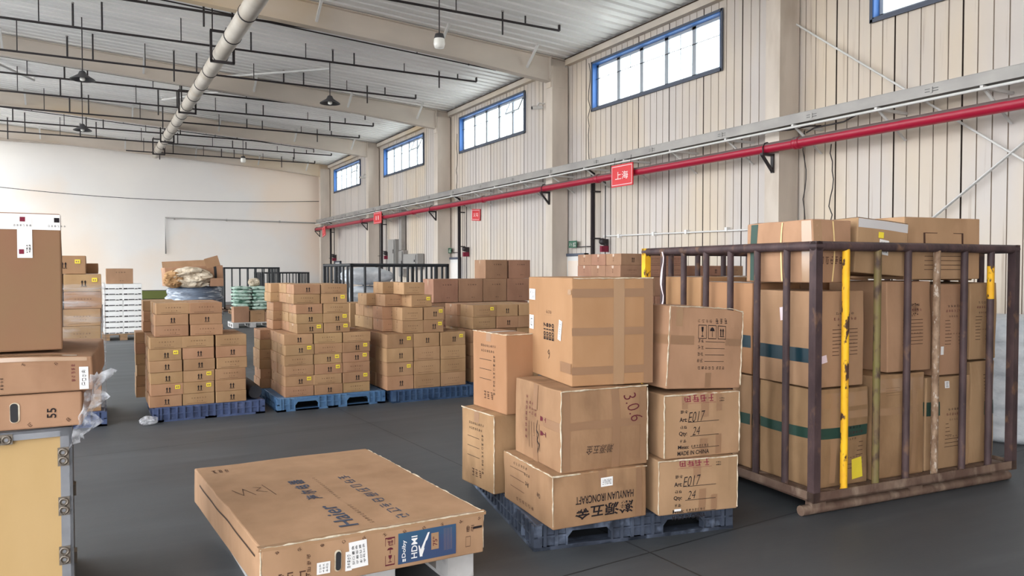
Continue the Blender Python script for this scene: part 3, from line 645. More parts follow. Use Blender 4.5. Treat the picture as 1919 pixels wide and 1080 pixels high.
# loose black wires down the wall
rw = random.Random(11)
for n_, (y_, z0, z1, lab) in enumerate([(14.78, 3.95, 6.5, 'loose black wire down the left side of the large window'), (8.02, 1.9, 3.6, 'loose black wire below the red pipe behind the cage'), (8.55, 1.95, 3.9, 'black wire down beside the nearest column'), (22.25, 3.95, 6.0, 'black wire beside the second large window')]):
    pts = [(10.33 + rw.uniform(-.01, .01), y_ + rw.uniform(-.05, .05) * (i not in (0, 12)), z0 + (z1 - z0) * i / 12) for i in range(13)]
    mb = MB(); mb.tube(pts, .009, 'black', 5); mb.tube([pts[0], (10.41, pts[0][1], pts[0][2])], .009, 'black', 5); tag(mb.build('loose_wire'), lab, 'wire', 'loose wires')
mb = MB(); mb.tube([(9.7, 8.0, 3.72), (9.75, 7.9, 3.78), (9.85, 7.85, 3.82), (9.9, 8.1, 3.86), (9.8, 8.4, 3.84), (9.7, 8.8, 3.86)], .012, 'black', 6); mb.tube([(9.75, 7.9, 3.78), (9.8, 7.4, 3.8), (9.82, 7.1, 3.9)], .012, 'black', 6)
tag(mb.build('cable_loop'), 'tangle of black cable between tray and red pipe beside the nearest column', 'cable')
# wall cameras
def cctv(loc, rz, label):
    e = empty('security_camera', loc, rz); tag(e, label, 'camera', 'security cameras')
    mb = MB(); mb.tube([(0, 0, 0), (-.18, 0, 0)], .02, 'vhite', 8); mb.tube([(-.18, 0, 0), (-.2, 0, -.08)], .02, 'vhite', 8); mb.build('mount', e)
    mb = MB(); mb.tube([(-.08, -.02, -.1), (-.36, .02, -.14)], .05, 'vhite', 12); mb.build('housing', e)
    mb = MB(); mb.tube([(-.36, .02, -.14), (-.375, .022, -.142)], .042, 'black', 12); mb.build('lens', e)
cctv((10.38, 16.9, 5.95), 0, 'small white security camera high on the wall left of the large window')
cctv((10.38, 31.6, 5.7), 0, 'small white security camera beside the farthest windows')
cctv((2.6, 38.28, 2.6), radians(-90), 'white security camera on the end wall under the conduit')
# end wall conduit and slack cable
mb = MB(); mb.tube([(2.84, 38.22, 2.3), (2.84, 38.22, 3.98), (9.8, 38.22, 3.93)], .03, 'grey', 8)
for x in (3.2, 5.5, 8): mb.bb((x, 38.2, 3.9), (x + .06, 38.3, 4.0), 'grey')
tag(mb.build('end_wall_conduit'), 'grey conduit framing a rectangle on the white end wall', 'conduit')
pts = [(-9 + 19.2 * i / 24, 38.1 - .5 * sin(pi * i / 24), 5.6 - .55 * (i / 24) - .55 * sin(pi * i / 24)) for i in range(25)]
mb = MB(); mb.tube(pts, .014, 'black', 5); tag(mb.build('slack_cable'), 'thin slack black cable sagging across the end wall', 'cable')
mb = MB(); mb.bb((-14.9, 38.1, 7.02), (2.3, 38.28, 7.16), 'column'); mb.build('end_girt'); struct(bpy.data.objects['end_girt'])

# ================================================================== BOX BUILDER
def carton(name, label, cat, P, z, rot, dim, mat='kraft', group=None, bulge=.006, dent=.004, sx=0, sy=0, crush=0, seed=None, n=6, tilt=0, skew=0, prints=(), tapes=(), bands=(), stickers=(), seam=True, wear=False, center=False, extra_inline=()):
    """P = front-left base corner (x,y); rot in degrees; prints: (face, drawing, u, v, w, h, material, rot[, mirror])"""
    w_, d_, h_ = dim; r = radians(rot); seed = seed if seed is not None else random.randrange(99999)
    sh = Shape(w_, d_, h_, bulge, dent, sx, sy, seed % 97, crush, skew)
    if center: c = Vector((P[0], P[1], z))
    else: c = Vector((P[0] + cos(r) * w_ / 2 - sin(r) * d_ / 2, P[1] + sin(r) * w_ / 2 + cos(r) * d_ / 2, z))
    mb = MB(); boxmesh(mb, sh, mat, n, min(.007, h_ * .05))
    if seam:
        ax = w_ * .485
        strip(mb, sh, 'top', -ax, -.002, ax, .002, 'seam', .0009, .1)
        for f_, q in (('left', d_), ('right', d_)): pass
    for it in extra_inline: put(mb, sh, *it[:1], it[1], it[2], it[3], it[4], it[5], it[6], it[7] if len(it) > 7 else 0)
    o = mb.build(name, None, c, (0, radians(tilt), r)); tag(o, label, cat, group)
    if tilt: # pivot on the lower right base edge so that it rests on what is below
        o.location.z += abs(sin(radians(tilt))) * w_ / 2
    if tapes:
        for q_, tp in enumerate(tapes):
            mb = MB(); strip(mb, sh, tp[0], tp[1], tp[2], tp[3], tp[4], tp[5] if len(tp) > 5 else 'tape', .0012 + .0003 * q_)
            mb.build('packing_tape', o)
    if bands:
        mb = MB()
        for tp in bands: strip(mb, sh, tp[0], tp[1], tp[2], tp[3], tp[4], tp[5], .0018)
        mb.build('colour_band', o)
    if prints:
        by = {}
        for p_ in prints:
            mb = by.setdefault(p_[0], MB()); put(mb, sh, p_[0], p_[1], p_[2], p_[3], p_[4], p_[5], p_[6], p_[7] if len(p_) > 7 else 0, mirror=p_[8] if len(p_) > 8 else 1)
        for f_, mb in by.items(): mb.build('printed_text' if f_ != 'left' else 'side_print', o)
    for s_ in stickers: # (face,u,v,w,h,mat[,rot, drawing])
        mb = MB(); put(mb, sh, s_[0], rects2d([(-.5, -.5, .5, .5)]), s_[1], s_[2], s_[3], s_[4], s_[5], s_[6] if len(s_) > 6 else 0, off=.003)
        if len(s_) > 7: put(mb, sh, s_[0], s_[7], s_[1], s_[2], s_[3] * .8, s_[4] * .75, 'ink', s_[6], off=.0036)
        so = mb.build('shipping_label' if s_[5] != 'yellow' else 'yellow_sticker', o)
        if s_[5] == 'yellow': so['label'] = 'yellow sticker'
    return o
def wear_edges(o, dim, edges, seed=1, sx=0):
    """frayed pale edges as thin rough beads along box edges"""
    w_, d_, h_ = dim; rw = random.Random(seed); mb = MB()
    for a, b in edges:
        L = (Vector(b) - Vector(a)).length; n = max(3, int(L / .03)); pts = []; rs = []
        for i in range(n + 1):
            p = Vector(a).lerp(Vector(b), i / n); pts.append(p + Vector((rw.uniform(-.002, .002), rw.uniform(-.002, .002), rw.uniform(-.002, .002)))); rs.append(rw.uniform(.0015, .006))
        mb.tube(pts, rs, 'edge', 6)
    mb.build('frayed_edge', o)
ARW = arrows2d()

# ------------------------------------------------------------------ plastic and timber pallets
def plastic_pallet(label, P, rot, w_, d_, mat, group, opens=('front', 'back'), h=.15, base='pal_black', seed=0):
    r = radians(rot); c = (P[0] + cos(r) * w_ / 2 - sin(r) * d_ / 2, P[1] + sin(r) * w_ / 2 + cos(r) * d_ / 2, 0)
    e = empty('plastic_pallet', c, r); tag(e, label, 'pallet', group)
    mb = MB(); sh = Shape(w_ - .03, d_ - .03, .028, 0, 0); boxmesh(mb, sh, mat, 1, .008); o = mb.build('top_deck', e, (0, 0, h - .028))
    mb = MB()
    for s_ in (-1, 1):
        mb.bb((-w_ / 2, s_ * d_ / 2 - (.1 if s_ > 0 else 0), 0), (w_ / 2, s_ * d_ / 2 + (.1 if s_ < 0 else 0), .02), mat); mb.bb((s_ * w_ / 2 - (.1 if s_ > 0 else 0), -d_ / 2, 0), (s_ * w_ / 2 + (.1 if s_ < 0 else 0), d_ / 2, .02), mat)
    mb.bb((-.06, -d_ / 2, 0), (.06, d_ / 2, .02), mat); mb.build('bottom_frame', e)
    # ribbed skirt with or without fork pockets on each side
    def side(ax, s_):
        L = w_ if ax == 'x' else d_; name = {('x', -1): 'front', ('x', 1): 'back', ('y', -1): 'left', ('y', 1): 'right'}[(ax, s_)]
        mb = MB(); op = name in opens; spans = [(-L / 2, L / 2)] if not op else [(-L / 2, -L * .34), (-L * .13, L * .13), (L * .34, L / 2)]
        def at(u, off, z): return (u, s_ * (d_ / 2 - off), z) if ax == 'x' else (s_ * (w_ / 2 - off), u, z)
        for a, b in spans:
            mb.bb(at(a + .002, .018, .0), at(b - .002, .03, h - .01), mat)
            k = max(2, round((b - a) / .075)); 
            for i in range(k + 1):
                u = a + (b - a) * i / k; mb.bb(at(max(a, u - .010), .002, 0), at(min(b, u + .010), .05, h - .004), mat)
            mb.bb(at(a, .004, h * .48), at(b, .028, h * .55), mat)
        if op:
            for a, b in ((-L * .34, -L * .13), (L * .13, L * .34)):
                mb.bb(at(a, .0, h - .05), at(b, .03, h - .02), mat); mb.bb(at(a, .0, 0), at(b, .03, .022), mat)
                for q, t_ in ((a, .03), (b, -.03)):
                    mb.add([at(q, .002, h - .05), at(q + t_, .002, h - .05), at(q, .002, h - .085), at(q, .03, h - .05), at(q + t_, .03, h - .05), at(q, .03, h - .085)], [(0, 1, 2), (3, 5, 4), (1, 4, 5, 2)], mat)
        mb.build('skirt_side', e)
    for ax in 'xy':
        for s_ in (-1, 1): side(ax, s_)
    mb = MB()
    for i in (-1, 0, 1):
        for j in (-1, 0, 1): mb.bb((i * (w_ / 2 - .1) - .06, j * (d_ / 2 - .1) - .06, .02), (i * (w_ / 2 - .1) + .06, j * (d_ / 2 - .1) + .06, h - .02), base)
    mb.build('support_block', e)
    return e
def timber_pallet(label, P, rot, w_, d_, mat='pal_wood', h=.14, group=None):
    r = radians(rot); c = (P[0] + cos(r) * w_ / 2 - sin(r) * d_ / 2, P[1] + sin(r) * w_ / 2 + cos(r) * d_ / 2, 0)
    e = empty('timber_pallet', c, r); tag(e, label, 'pallet', group)
    for i in range(6):
        mb = MB(); y = -d_ / 2 + (d_ - .1) * i / 5; mb.bb((-w_ / 2, y, h - .022), (w_ / 2, y + .1, h), mat); mb.build('deck_board', e)
    for i in (-1, 0, 1):
        mb = MB(); x = i * (w_ / 2 - .075); mb.bb((x - .075, -d_ / 2, 0), (x + .075, d_ / 2, .018), mat); mb.bb((x - .075, -d_ / 2, h - .044), (x + .075, d_ / 2, h - .022), mat)
        for j in (-1, 0, 1): y = j * (d_ / 2 - .07); mb.bb((x - .074, y - .07, .018), (x + .074, y + .07, h - .044), mat)
        mb.build('block_runner', e)
    return e

# ------------------------------------------------------------------ pallets of small cartons
ORD = ['bottom', 'second', 'third', 'fourth', 'fifth', 'sixth', 'seventh', 'eighth', 'ninth', 'tenth']
_cm = {}
def small_mesh(dim, kind, mat='kraft_small'):
    k = (dim, kind, mat)
    if k in _cm: return _cm[k]
    w_, d_, h_ = dim; sh = Shape(w_, d_, h_, .003, .0025, seed=len(_cm) * 3 + 1); mb = MB(); boxmesh(mb, sh, mat, 3, .005)
    strip(mb, sh, 'top', -w_ * .48, -.02, w_ * .48, .02, 'tape', .001, .2); strip(mb, sh, 'left', -.02, h_ * .25, .02, h_ * .48, 'clear', .001, .2); strip(mb, sh, 'right', -.02, h_ * .25, .02, h_ * .48, 'clear', .001, .2)
    if kind == 'A': put(mb, sh, 'front', ARW, 0.01, -.004, .052, min(.066, h_ * .5), 'ink')
    elif kind == 'M':
        put(mb, sh, 'front', marks2d(6, 1, 5 + len(_cm), .45), 0, .012, min(.16, w_ * .5), .022, 'fadedink'); put(mb, sh, 'front', marks2d(3, 1, 9, .5), .01, -.022, .07, .016, 'fadedink'); put(mb, sh, 'front', rects2d([(-.5, -.5, .5, .5)]), -.02, -h_ * .36, w_ * .6, .0025, 'fadedink')
    elif kind == 'B':
        put(mb, sh, 'front', marks2d(4, 1, 5, .35), .02, h_ * .25, w_ * .4, .03, 'ink'); put(mb, sh, 'front', marks2d(2, 1, 8, .35), .04, -h_ * .3, w_ * .16, .025, 'ink')
    if kind in 'AM': put(mb, sh, 'left', marks2d(1, 2, 3, .3), 0, 0, .025, h_ * .4, 'fadedink')
    _cm[k] = mb.mesh('small_carton'); return _cm[k]
_sm = []
def stickermesh():
    if not _sm:
        mb = MB(); mb.bb((-.024, -.0015, -.02), (.024, 0, .02), 'yellow'); mb.bb((-.016, -.002, -.008), (-.002, -.0014, .006), 'tape'); mb.bb((.004, -.002, -.01), (.014, -.0014, .008), 'tape'); _sm.append(mb.mesh('yellow_sticker'))
    return _sm[0]
rj = random.Random(21)
def small(label, group, x, y, z, rz, dim, kind, sticker=False, mat='kraft_small', cat='carton', name='carton'):
    o = bpy.data.objects.new(name, small_mesh(dim, kind, mat)); COL.objects.link(o); o.location = (x, y, z); o.rotation_euler = (0, 0, rz); tag(o, label, cat, group)
    if sticker:
        s_ = bpy.data.objects.new('yellow_sticker', stickermesh()); COL.objects.link(s_); s_.parent = o; s_.location = (dim[0] * .32, -dim[1] / 2 - .0035, dim[2] * .68); s_['label'] = 'yellow sticker'
    return o
KN = {'A': 'arrow-marked', 'M': 'faintly printed', 'B': 'dark printed', 'P': 'plain'}
def tier(where, group, P, z0, dim, pattern, rows, tname, gap=.007, cells=None, offs=lambda r, l: 0, jit=.007, kinds='AM', total=None, mat='kraft_small', rowd=None):
    """pattern[layer][col] like 'Ay'; rows behind use alternating prints; cells(row,col,layer)->bool"""
    w_, d_, h_ = dim; nl = len(pattern); total = total or nl
    for l, row in enumerate(pattern):
        nc = len(row)
        for r_ in range(rows):
            for c_ in range(nc):
                if cells and not cells(r_, c_, l): continue
                code = row[c_] if r_ == 0 else kinds[(l + c_ + r_) % len(kinds)]
                x = P[0] + w_ / 2 + c_ * (w_ + gap) + offs(r_, l) + rj.uniform(-jit, jit); y = P[1] + d_ / 2 + r_ * (d_ + gap * 1.5) + rj.uniform(-.002, .002) + (rj.uniform(-jit, jit) * .8 if r_ == 0 else 0)
                if c_ == nc - 1: x += abs(rj.uniform(0, jit))
                colw = (['left', 'right'] if nc == 2 else ['left', 'middle', 'right'])[c_] + ' column, ' if nc > 1 else ''
                roww = 'front row, ' if r_ == 0 else ORD[r_] + ' row back, '
                lay = 'top layer' if l == nl - 1 else ORD[l] + ' layer'
                lab = f"{KN[code[0]]} carton, {where}, {tname}{roww}{colw}{lay}"
                if rows == 1 and False: lab = lab
                small(lab, group, x, y, z0 + l * (h_ + .0012), radians(rj.uniform(-1.0, 1.0)), dim, code[0], 'y' in code and r_ == 0, mat)
    return z0 + nl * (h_ + .0012)
edge_only = lambda r, c, l: r < 2 or c == 0
# indigo pallet (left)
plastic_pallet('indigo ribbed plastic pallet under the leftmost carton stack', (.50, 8.80 - .25), 0, 1.12, 1.2, 'pal_indigo', 'blue pallets in the middle row', opens=('left', 'right'))
g = 'cartons on the indigo pallet'
top = tier('indigo pallet', g, (.47, 8.57), .151, (.313, .385, .121), [['A', 'M', 'A'], ['Ay', 'Ay', 'A'], ['A', 'Ay', 'M'], ['A', 'A', 'M'], ['Ay', 'A', 'A'], ['M', 'M', 'M']], 3, 'lower ', cells=edge_only, offs=lambda r, l: -.09 * (r == 2))
tier('indigo pallet', g, (.53, 8.60), top + .003, (.325, .385, .116), [['M', 'M'], ['A', 'A'], ['M', 'M']], 3, 'upper ', cells=edge_only, offs=lambda r, l: -.07 * (r == 2))
# light blue pallet (middle)
plastic_pallet('light blue plastic pallet with two fork pockets, under the middle carton stack', (1.74, 8.50), 0, 1.26, 1.25, 'pal_blue', 'blue pallets in the middle row', opens=('front', 'back'))
g = 'cartons on the light blue pallet'
top = tier('light blue pallet', g, (1.835, 8.54), .151, (.325, .39, .117), [['M', 'A', 'M'], ['Ay', 'M', 'Ay'], ['M', 'Ay', 'M'], ['M', 'Ay', 'Ay'], ['Ay', 'M', 'Ay'], ['A', 'M', 'M']], 3, 'lower ', cells=edge_only, offs=lambda r, l: -.12 * (r == 2))
tier('light blue pallet', g, (1.97, 8.56), top + .003, (.302, .37, .111), [['Ay', 'Ay'], ['A', 'Ay'], ['A', 'M'], ['M', 'Ay'], ['A', 'M']], 3, 'upper ', cells=edge_only, offs=lambda r, l: (-.1 if r == 2 else 0) - (.03 if l > 2 else 0))
# navy pallet (right)
plastic_pallet('navy ribbed plastic pallet under the right-hand reddish carton stack', (3.06, 8.42), -2, 1.05, 1.3, 'pal_navy', 'blue pallets in the middle row', opens=('left', 'right'))
g = 'cartons on the navy pallet'
top = tier('navy pallet', g, (3.0, 8.44), .151, (.338, .40, .166), [['A', 'M', 'M'], ['Ay', 'M', 'M'], ['A', 'M', 'M'], ['Ay', 'A', 'Ay']], 3, 'lower ', cells=edge_only)
top2 = tier('navy pallet', g, (3.20, 8.46), top + .003, (.268, .36, .153), [['M', 'Ay'], ['M', 'Ay']], 4, 'upper ', cells=lambda r, c, l: r < 1 or c == 0 or (l == 1 and r < 2) or (c == 1 and r == 1), offs=lambda r, l: -.12 * (r > 0))
for k, (x, y) in enumerate([(3.46, 8.66), (3.24, 8.98), (3.13, 9.36), (3.5, 9.06)]):
    small('faintly printed carton, navy pallet, one layer from the top, ' + ['front right', 'second back', 'third back', 'rear right'][k], g, x, y, top2 + .004, 0, (.268, .36, .148), 'M', k == 0)
for k, (x, y) in enumerate([(3.38, 8.70), (3.26, 9.12)]):
    small('faintly printed carton crowning the navy pallet stack, ' + ['front one', 'rear one'][k], g, x, y, top2 + .156, 0, (.27, .36, .145), 'M')
# half-hidden pallet
plastic_pallet('blue pallet half hidden behind the tall front stack of boxes', (4.14, 8.50), 0, 1.1, 1.2, 'pal_navy', 'blue pallets in the middle row', opens=('left', 'right'))
g = 'cartons on the half-hidden pallet'
top = tier('half-hidden pallet', g, (4.16, 8.56), .151, (.33, .39, .168), [['M', 'M', 'M']] * 4, 2, 'lower ')
tier('half-hidden pallet', g, (4.17, 8.52), top + .003, (.33, .38, .152), [['M', 'A', 'A'], ['My', 'A', 'A']], 3, 'upper ', offs=lambda r, l: -.04 * r, cells=lambda r, c, l: r < 2 or (c == 0 and r < 2))
# film wrapped tall stack behind the TV boxes
plastic_pallet('dark blue pallet under the tall wrapped stack behind the television boxes', (-1.0, 8.62), 0, 1.08, 1.2, 'pal_indigo', 'blue pallets in the middle row', opens=('left', 'right'))
g = 'cartons in the tall wrapped stack'
top = tier('tall wrapped stack', g, (-.97, 8.68), .151, (.33, .39, .173), [['M', 'M', 'M'], ['A', 'M', 'A'], ['M', 'M', 'M'], ['A', 'M', 'M'], ['M', 'M', 'M'], ['A', 'A', 'M'], ['M', 'A', 'M'], ['M', 'M', 'Ay']], 2, '')
small('arrow-marked carton on top of the tall wrapped stack, yellow sticker', g, -.29, 8.9, top + .003, 0, (.40, .39, .185), 'A', True)
small('plain carton on top of the tall wrapped stack, set back', g, -.16, 9.32, top + .003, 0, (.36, .38, .11), 'M')
mb = MB(); 
for k in range(13):
    pass
def wrap_sheet(x0, x1, y0, y1, z0, z1, seed):
    vs = []; fs = []; P_ = [(x0, y0), (x1, y0), (x1, y1), (x0, y1), (x0, y0)]; cols_ = []
    for a, b in zip(P_, P_[1:]):
        for i in range(8): cols_.append((a[0] + (b[0] - a[0]) * i / 8, a[1] + (b[1] - a[1]) * i / 8))
    n_ = 14
    for j in range(n_ + 1):
        for i, (x, y) in enumerate(cols_):
            q = noise.noise((i * .8, j * 1.7, seed)) * .012; cx, cy = (x0 + x1) / 2, (y0 + y1) / 2; L = math.hypot(x - cx, y - cy)
            vs.append((x + (x - cx) / L * q, y + (y - cy) / L * q, z0 + (z1 - z0) * j / n_))
    m_ = len(cols_)
    for j in range(n_):
        for i in range(m_): fs.append((j * m_ + i, j * m_ + (i + 1) % m_, (j + 1) * m_ + (i + 1) % m_, (j + 1) * m_ + i))
    return vs, fs
v_, f_ = wrap_sheet(-.53, .57, -.5, .5, 0, 1.25, 3)
mb = MB(); mb.add(v_, f_, 'film', True); tag(mb.build('stretch_film', None, (-.49, 9.08, .2)), 'clear stretch film wound around the tall carton stack', 'plastic wrap')
# stack by the exit door, seen over the big box
timber_pallet('worn timber pallet under the far stack beside the cage', (6.2, 8.12), 0, 1.22, 1.1)
g = 'cartons in the stack beyond the tall front box'
top = tier('exit-door stack', g, (6.22, 8.14), .142, (.59, .52, .268), [['P', 'P']] * 5, 2, 'lower ', kinds='P', mat='kraft_dark')
tier('exit-door stack', g, (6.22, 8.14), top + .003, (.385, .34, .158), [['M', 'M', 'M'], ['A', 'M', 'M']], 3, 'upper ', mat='kraft_dark')
timber_pallet('worn timber pallet farther right, nearly hidden by the cage', (7.75, 8.55), 0, 1.2, 1.1)
g = 'cartons in the stack behind the cage'
top = tier('stack behind cage', g, (7.79, 8.58), .142, (.57, .5, .268), [['P', 'P']] * 5, 2, 'lower ', kinds='P', mat='kraft_dark')
tier('stack behind cage', g, (7.79, 8.58), top + .003, (.385, .34, .155), [['M', 'A', 'M']], 2, 'upper ', mat='kraft_dark')
# larger brown cartons farther back
timber_pallet('timber pallet under the far brown cartons between stack and big box', (4.7, 11.2), 0, 2.1, 1.0)
g = 'large brown cartons in the far stack'
W_ = .445
for l in range(3):
    for c_ in range(4): small('large brown carton in far stack, %s layer of the base, %s column' % (ORD[l], ['leftmost', 'second', 'third', 'rightmost'][c_]), g, 4.78 + W_ / 2 + c_ * .455, 11.5, .142 + l * .3, 0, (W_, .44, .297), 'B', mat='kraft_dark')
for c_ in range(4): small('large brown carton, black print, fourth layer of far stack, %s column' % ['leftmost', 'second', 'third', 'rightmost'][c_], g, 4.80 + W_ / 2 + c_ * .457, 11.48, 1.046, 0, (W_, .44, .385), 'B', mat='kraft_dark')
for c_ in range(2): small('large brown carton on the very top of the far stack, %s one' % ['left', 'right'][c_], g, 5.98 + c_ * .46, 11.5, 1.434, 0, (.42, .42, .32), 'B', mat='kraft_dark')
timber_pallet('timber pallet glimpsed between middle and right-hand stacks', (3.38, 11.2), 0, .6, .8)
for l, hh in enumerate((.28, .28, .37)): small('brown carton seen in the gap between two pallet stacks, %s one' % ['bottom', 'middle', 'top'][l], 'cartons in the gap', 3.62, 11.45, .142 + l * .281, 0, (.43, .43, hh if l == 2 else .279), 'B', mat='kraft_small')
# white cartons
timber_pallet('weathered pallet under the white-wrapped cartons', (.1, 18.85), 0, .85, .9)
g = 'white cartons stacked on a pallet'
def white_mesh():
    sh = Shape(.385, .42, .122, .003, .004, seed=4); mb = MB(); boxmesh(mb, sh, 'vhite', 3, .006)
    for f_, q in (('front', .385), ('left', .42), ('right', .42)): put(mb, sh, f_, rects2d([(-.5, -.5, -.28, .5), (-.25, -.3, .1, .4), (.14, -.5, .3, .2), (.33, -.4, .5, .5)]), 0, -.042, q * .9, .024, 'ink')
    return mb.mesh('white_carton')
wm = white_mesh()
for l in range(9):
    for c_ in range(2):
        for r_ in range(2):
            o = bpy.data.objects.new('white_carton', wm); COL.objects.link(o); o.location = (.135 + .193 + c_ * .389 + rj.uniform(-.01, .01), 19.1 + r_ * .43, .142 + l * .1245); o.rotation_euler = (0, 0, rj.uniform(-.02, .02))
            tag(o, 'white carton with black lettering, %s layer, %s %s' % ('top' if l == 8 else ORD[l], ['left', 'right'][c_], ['front', 'back'][r_]), 'carton', g)
small('brown carton resting on the pile of white cartons', None, .46, 19.15, .142 + 9 * .1245 + .003, 0, (.54, .4, .34), 'B', mat='kraft_dark')

# ================================================================== FRONT STACK
plastic_pallet('scuffed dark blue-grey pallet under the tall front stack of boxes', (2.14, 3.593), -11.7, 1.3, 1.42, 'pal_grey', None, opens=('front', 'back'), h=.148)
F8 = lambda n, s, g_=.35: marks2d(n, 1, s, g_)
def lines(k, wd): return rects2d([(-.5, -.5 + i / (k - 1) - .012 if k > 1 else -.01, .5, -.5 + i / (k - 1) + .012 if k > 1 else .01) for i in range(k)])
# bottom: upside-down lettering
hd = (.618, .665, .30)
o = carton('cardboard_box', 'crushed long carton with upside-down HANYUAN IRONCRAFT print at the base of the front stack', 'box', (2.191, 3.474), .15, -4.8, hd, 'kraft_worn', bulge=.010, dent=.012, n=9, seed=3,
    prints=[('front', text2d('HANYUAN IRONCRAFT', 0, .012), .02, .0, .385, .045, 'ink', 180), ('front', text2d('瀚源五金', 0, .02), .02, -.075, .39, .075, 'ink', 180),
            ('left', text2d('Art'), .02, .02, .05, .03, 'ink', 180), ('left', F8(3, 3), .02, .075, .09, .022, 'ink', 180), ('left', lines(3, .2), -.12, .02, .2, .12, 'fadedink'), ('left', text2d('Qty'), .17, .0, .04, .03, 'ink', 180), ('left', F8(6, 4), -.08, .11, .2, .022, 'ink', 180), ('left', F8(6, 8), -.02, -.1, .26, .03, 'fadedink', 180)],
    tapes=[('front', -.02, .10, .03, .15), ('top', -.02, -.33, .03, .33), ('front', .235, -.14, .275, .14)], stickers=[('front', .03, .085, .075, .05, 'white', 180, marks2d(5, 1, 66, .25))])
o.children[0]; wear_edges(o, hd, [((-.309, -.335, .02), (-.309, -.335, .29)), ((-.309, -.333, .296), (.309, -.333, .296)), ((-.309, -.333, .296), (-.309, .333, .296))], 2)
md = (.578, .600, .465)
o = carton('cardboard_box', 'taped carton with handwritten black scrawl, under the tallest box', 'box', (2.253, 3.487), .452, -4.5, md, 'kraft_worn', bulge=.010, dent=.010, n=9, seed=8,
    prints=[('front', text2d('瀚源五金', .25, -.005), -.04, -.115, .18, .05, 'ink', 180), ('front', text2d('3.0.6', .2, -.012), .185, .115, .17, .085, 'maroon', -72),
            ('left', F8(8, 12, .3), -.13, .02, .28, .03, 'maroon', 90), ('left', F8(3, 13, .3), -.085, .08, .09, .03, 'maroon', 90), ('left', F8(3, 14, .3), -.045, .08, .09, .03, 'maroon', 90), ('left', F8(3, 15, .3), -.0, .08, .09, .03, 'maroon', 90),
            ('left', lines(5, .2), -.02, -.08, .16, .14, 'fadedink', 90), ('left', glass2d(), .1, .04, .05, .07, 'maroon', 90), ('left', glass2d(), .1, -.045, .05, .07, 'maroon', 90), ('left', lines2d([[(-.5, .3), (-.2, -.3), (-.1, .2), (.1, -.2), (.2, .3), (.5, 0)]], .06), .03, -.08, .2, .05, 'ink', 90)],
    tapes=[('front', -.289, .005, .289, .05), ('front', .04, -.232, .09, .232), ('front', .235, -.2, .28, .2), ('front', -.28, -.22, -.235, .22), ('left', .1, .0, .3, .05), ('left', -.04, -.23, .02, -.08), ('left', -.04, .08, .02, .23)])
wear_edges(o, md, [((-.289, -.302, .01), (-.289, -.302, .46)), ((-.289, -.302, .462), (.289, -.302, .462)), ((.289, -.302, .02), (.289, -.302, .45))], 5)
bd = (.523, .72, .625)
o = carton('cardboard_box', 'tallest cleanest carton printed E017 to E020, on top of the front stack', 'box', (2.367, 3.553), .923, -10.5, bd, 'kraft_bright', bulge=.006, dent=.003, n=8, seed=12,
    prints=[('left', text2d('E017\nE018\nE019\nE020', 0, .02), .02, -.02, .105, .17, 'ink', 90), ('left', lines(2, .1), .01, .09, .12, .02, 'fadedink', 0), ('left', F8(3, 41, .4), .02, .1, .1, .03, 'fadedink', 0), ('left', lines2d([[(-.4, .2), (.1, .5), (.3, .2), (0, 0), (-.3, .15)], [(.3, .2), (.2, -.2), (-.2, -.5)]], .09), .02, -.16, .04, .055, 'ink', 0)],
    tapes=[('front', -.26, .2, .26, .25), ('front', -.26, -.02, .26, .025), ('front', -.26, -.245, .26, -.2), ('front', .03, -.31, .034, .31, 'seam'), ('front', .0, -.31, .07, .31, 'clear'), ('front', .2, -.31, .26, .31, 'tape'), ('left', .31, .215, .358, .245, 'clear'), ('left', .2, -.24, .358, -.18, 'tape'), ('left', -.358, -.24, -.3, -.18, 'clear')],
    stickers=[('left', -.28, .2, .11, .07, 'white', 0, marks2d(4, 2, 5)), ('left', -.29, .02, .085, .09, 'white', 0, marks2d(1, 1, 6)), ('left', .2, .0, .045, .12, 'white', -12, marks2d(1, 6, 7))])
wear_edges(o, bd, [((-.25, -.36, .622), (.26, -.36, .622))], 7)
ld = (.40, .42, .508)
form = [('left', F8(8, 61, .25), .0, .17, .2, .02, 'ink'), ('left', F8(7, 62, .25), -.01, .135, .18, .02, 'ink')] + [('left', F8(2, 63 + i, .2), .08, .09 - i * .055, .05, .026, 'ink', -90) for i in range(5)] + [('left', lines(3, .1), -.04, .01, .16, .13, 'ink'), ('left', F8(3, 77, .3), 0, -.16, .13, .07, 'fadedink')]
o = carton('cardboard_box', 'stained upright carton at the base, back left of the front stack', 'box', (2.212, 4.21), .15, 4.0, ld, 'kraft_worn', bulge=.008, dent=.008, n=7, seed=15, prints=form[:8] + form[8:], tapes=[('left', -.03, .18, .03, .25), ('top', -.2, -.03, .2, .03)])
wear_edges(o, ld, [((-.2, -.21, .01), (-.2, -.21, .5)), ((-.2, -.21, .506), (-.2, .21, .506))], 9)
ud = (.21, .44, .516)
o = carton('cardboard_box', 'upright carton with printed form, second level, back left of the front stack', 'box', (2.283, 4.175), .662, 2.7, ud, 'kraft_bright', bulge=.006, dent=.005, n=7, seed=16, prints=[(p[0], p[1], p[2] * .95, p[3]) + tuple(p[4:]) for p in form], tapes=[('left', -.03, .2, .03, .255), ('top', -.1, -.03, .1, .03)])
wear_edges(o, ud, [((-.105, -.22, .514), (-.105, .22, .514)), ((-.105, -.22, .514), (.105, -.22, .514))], 11)
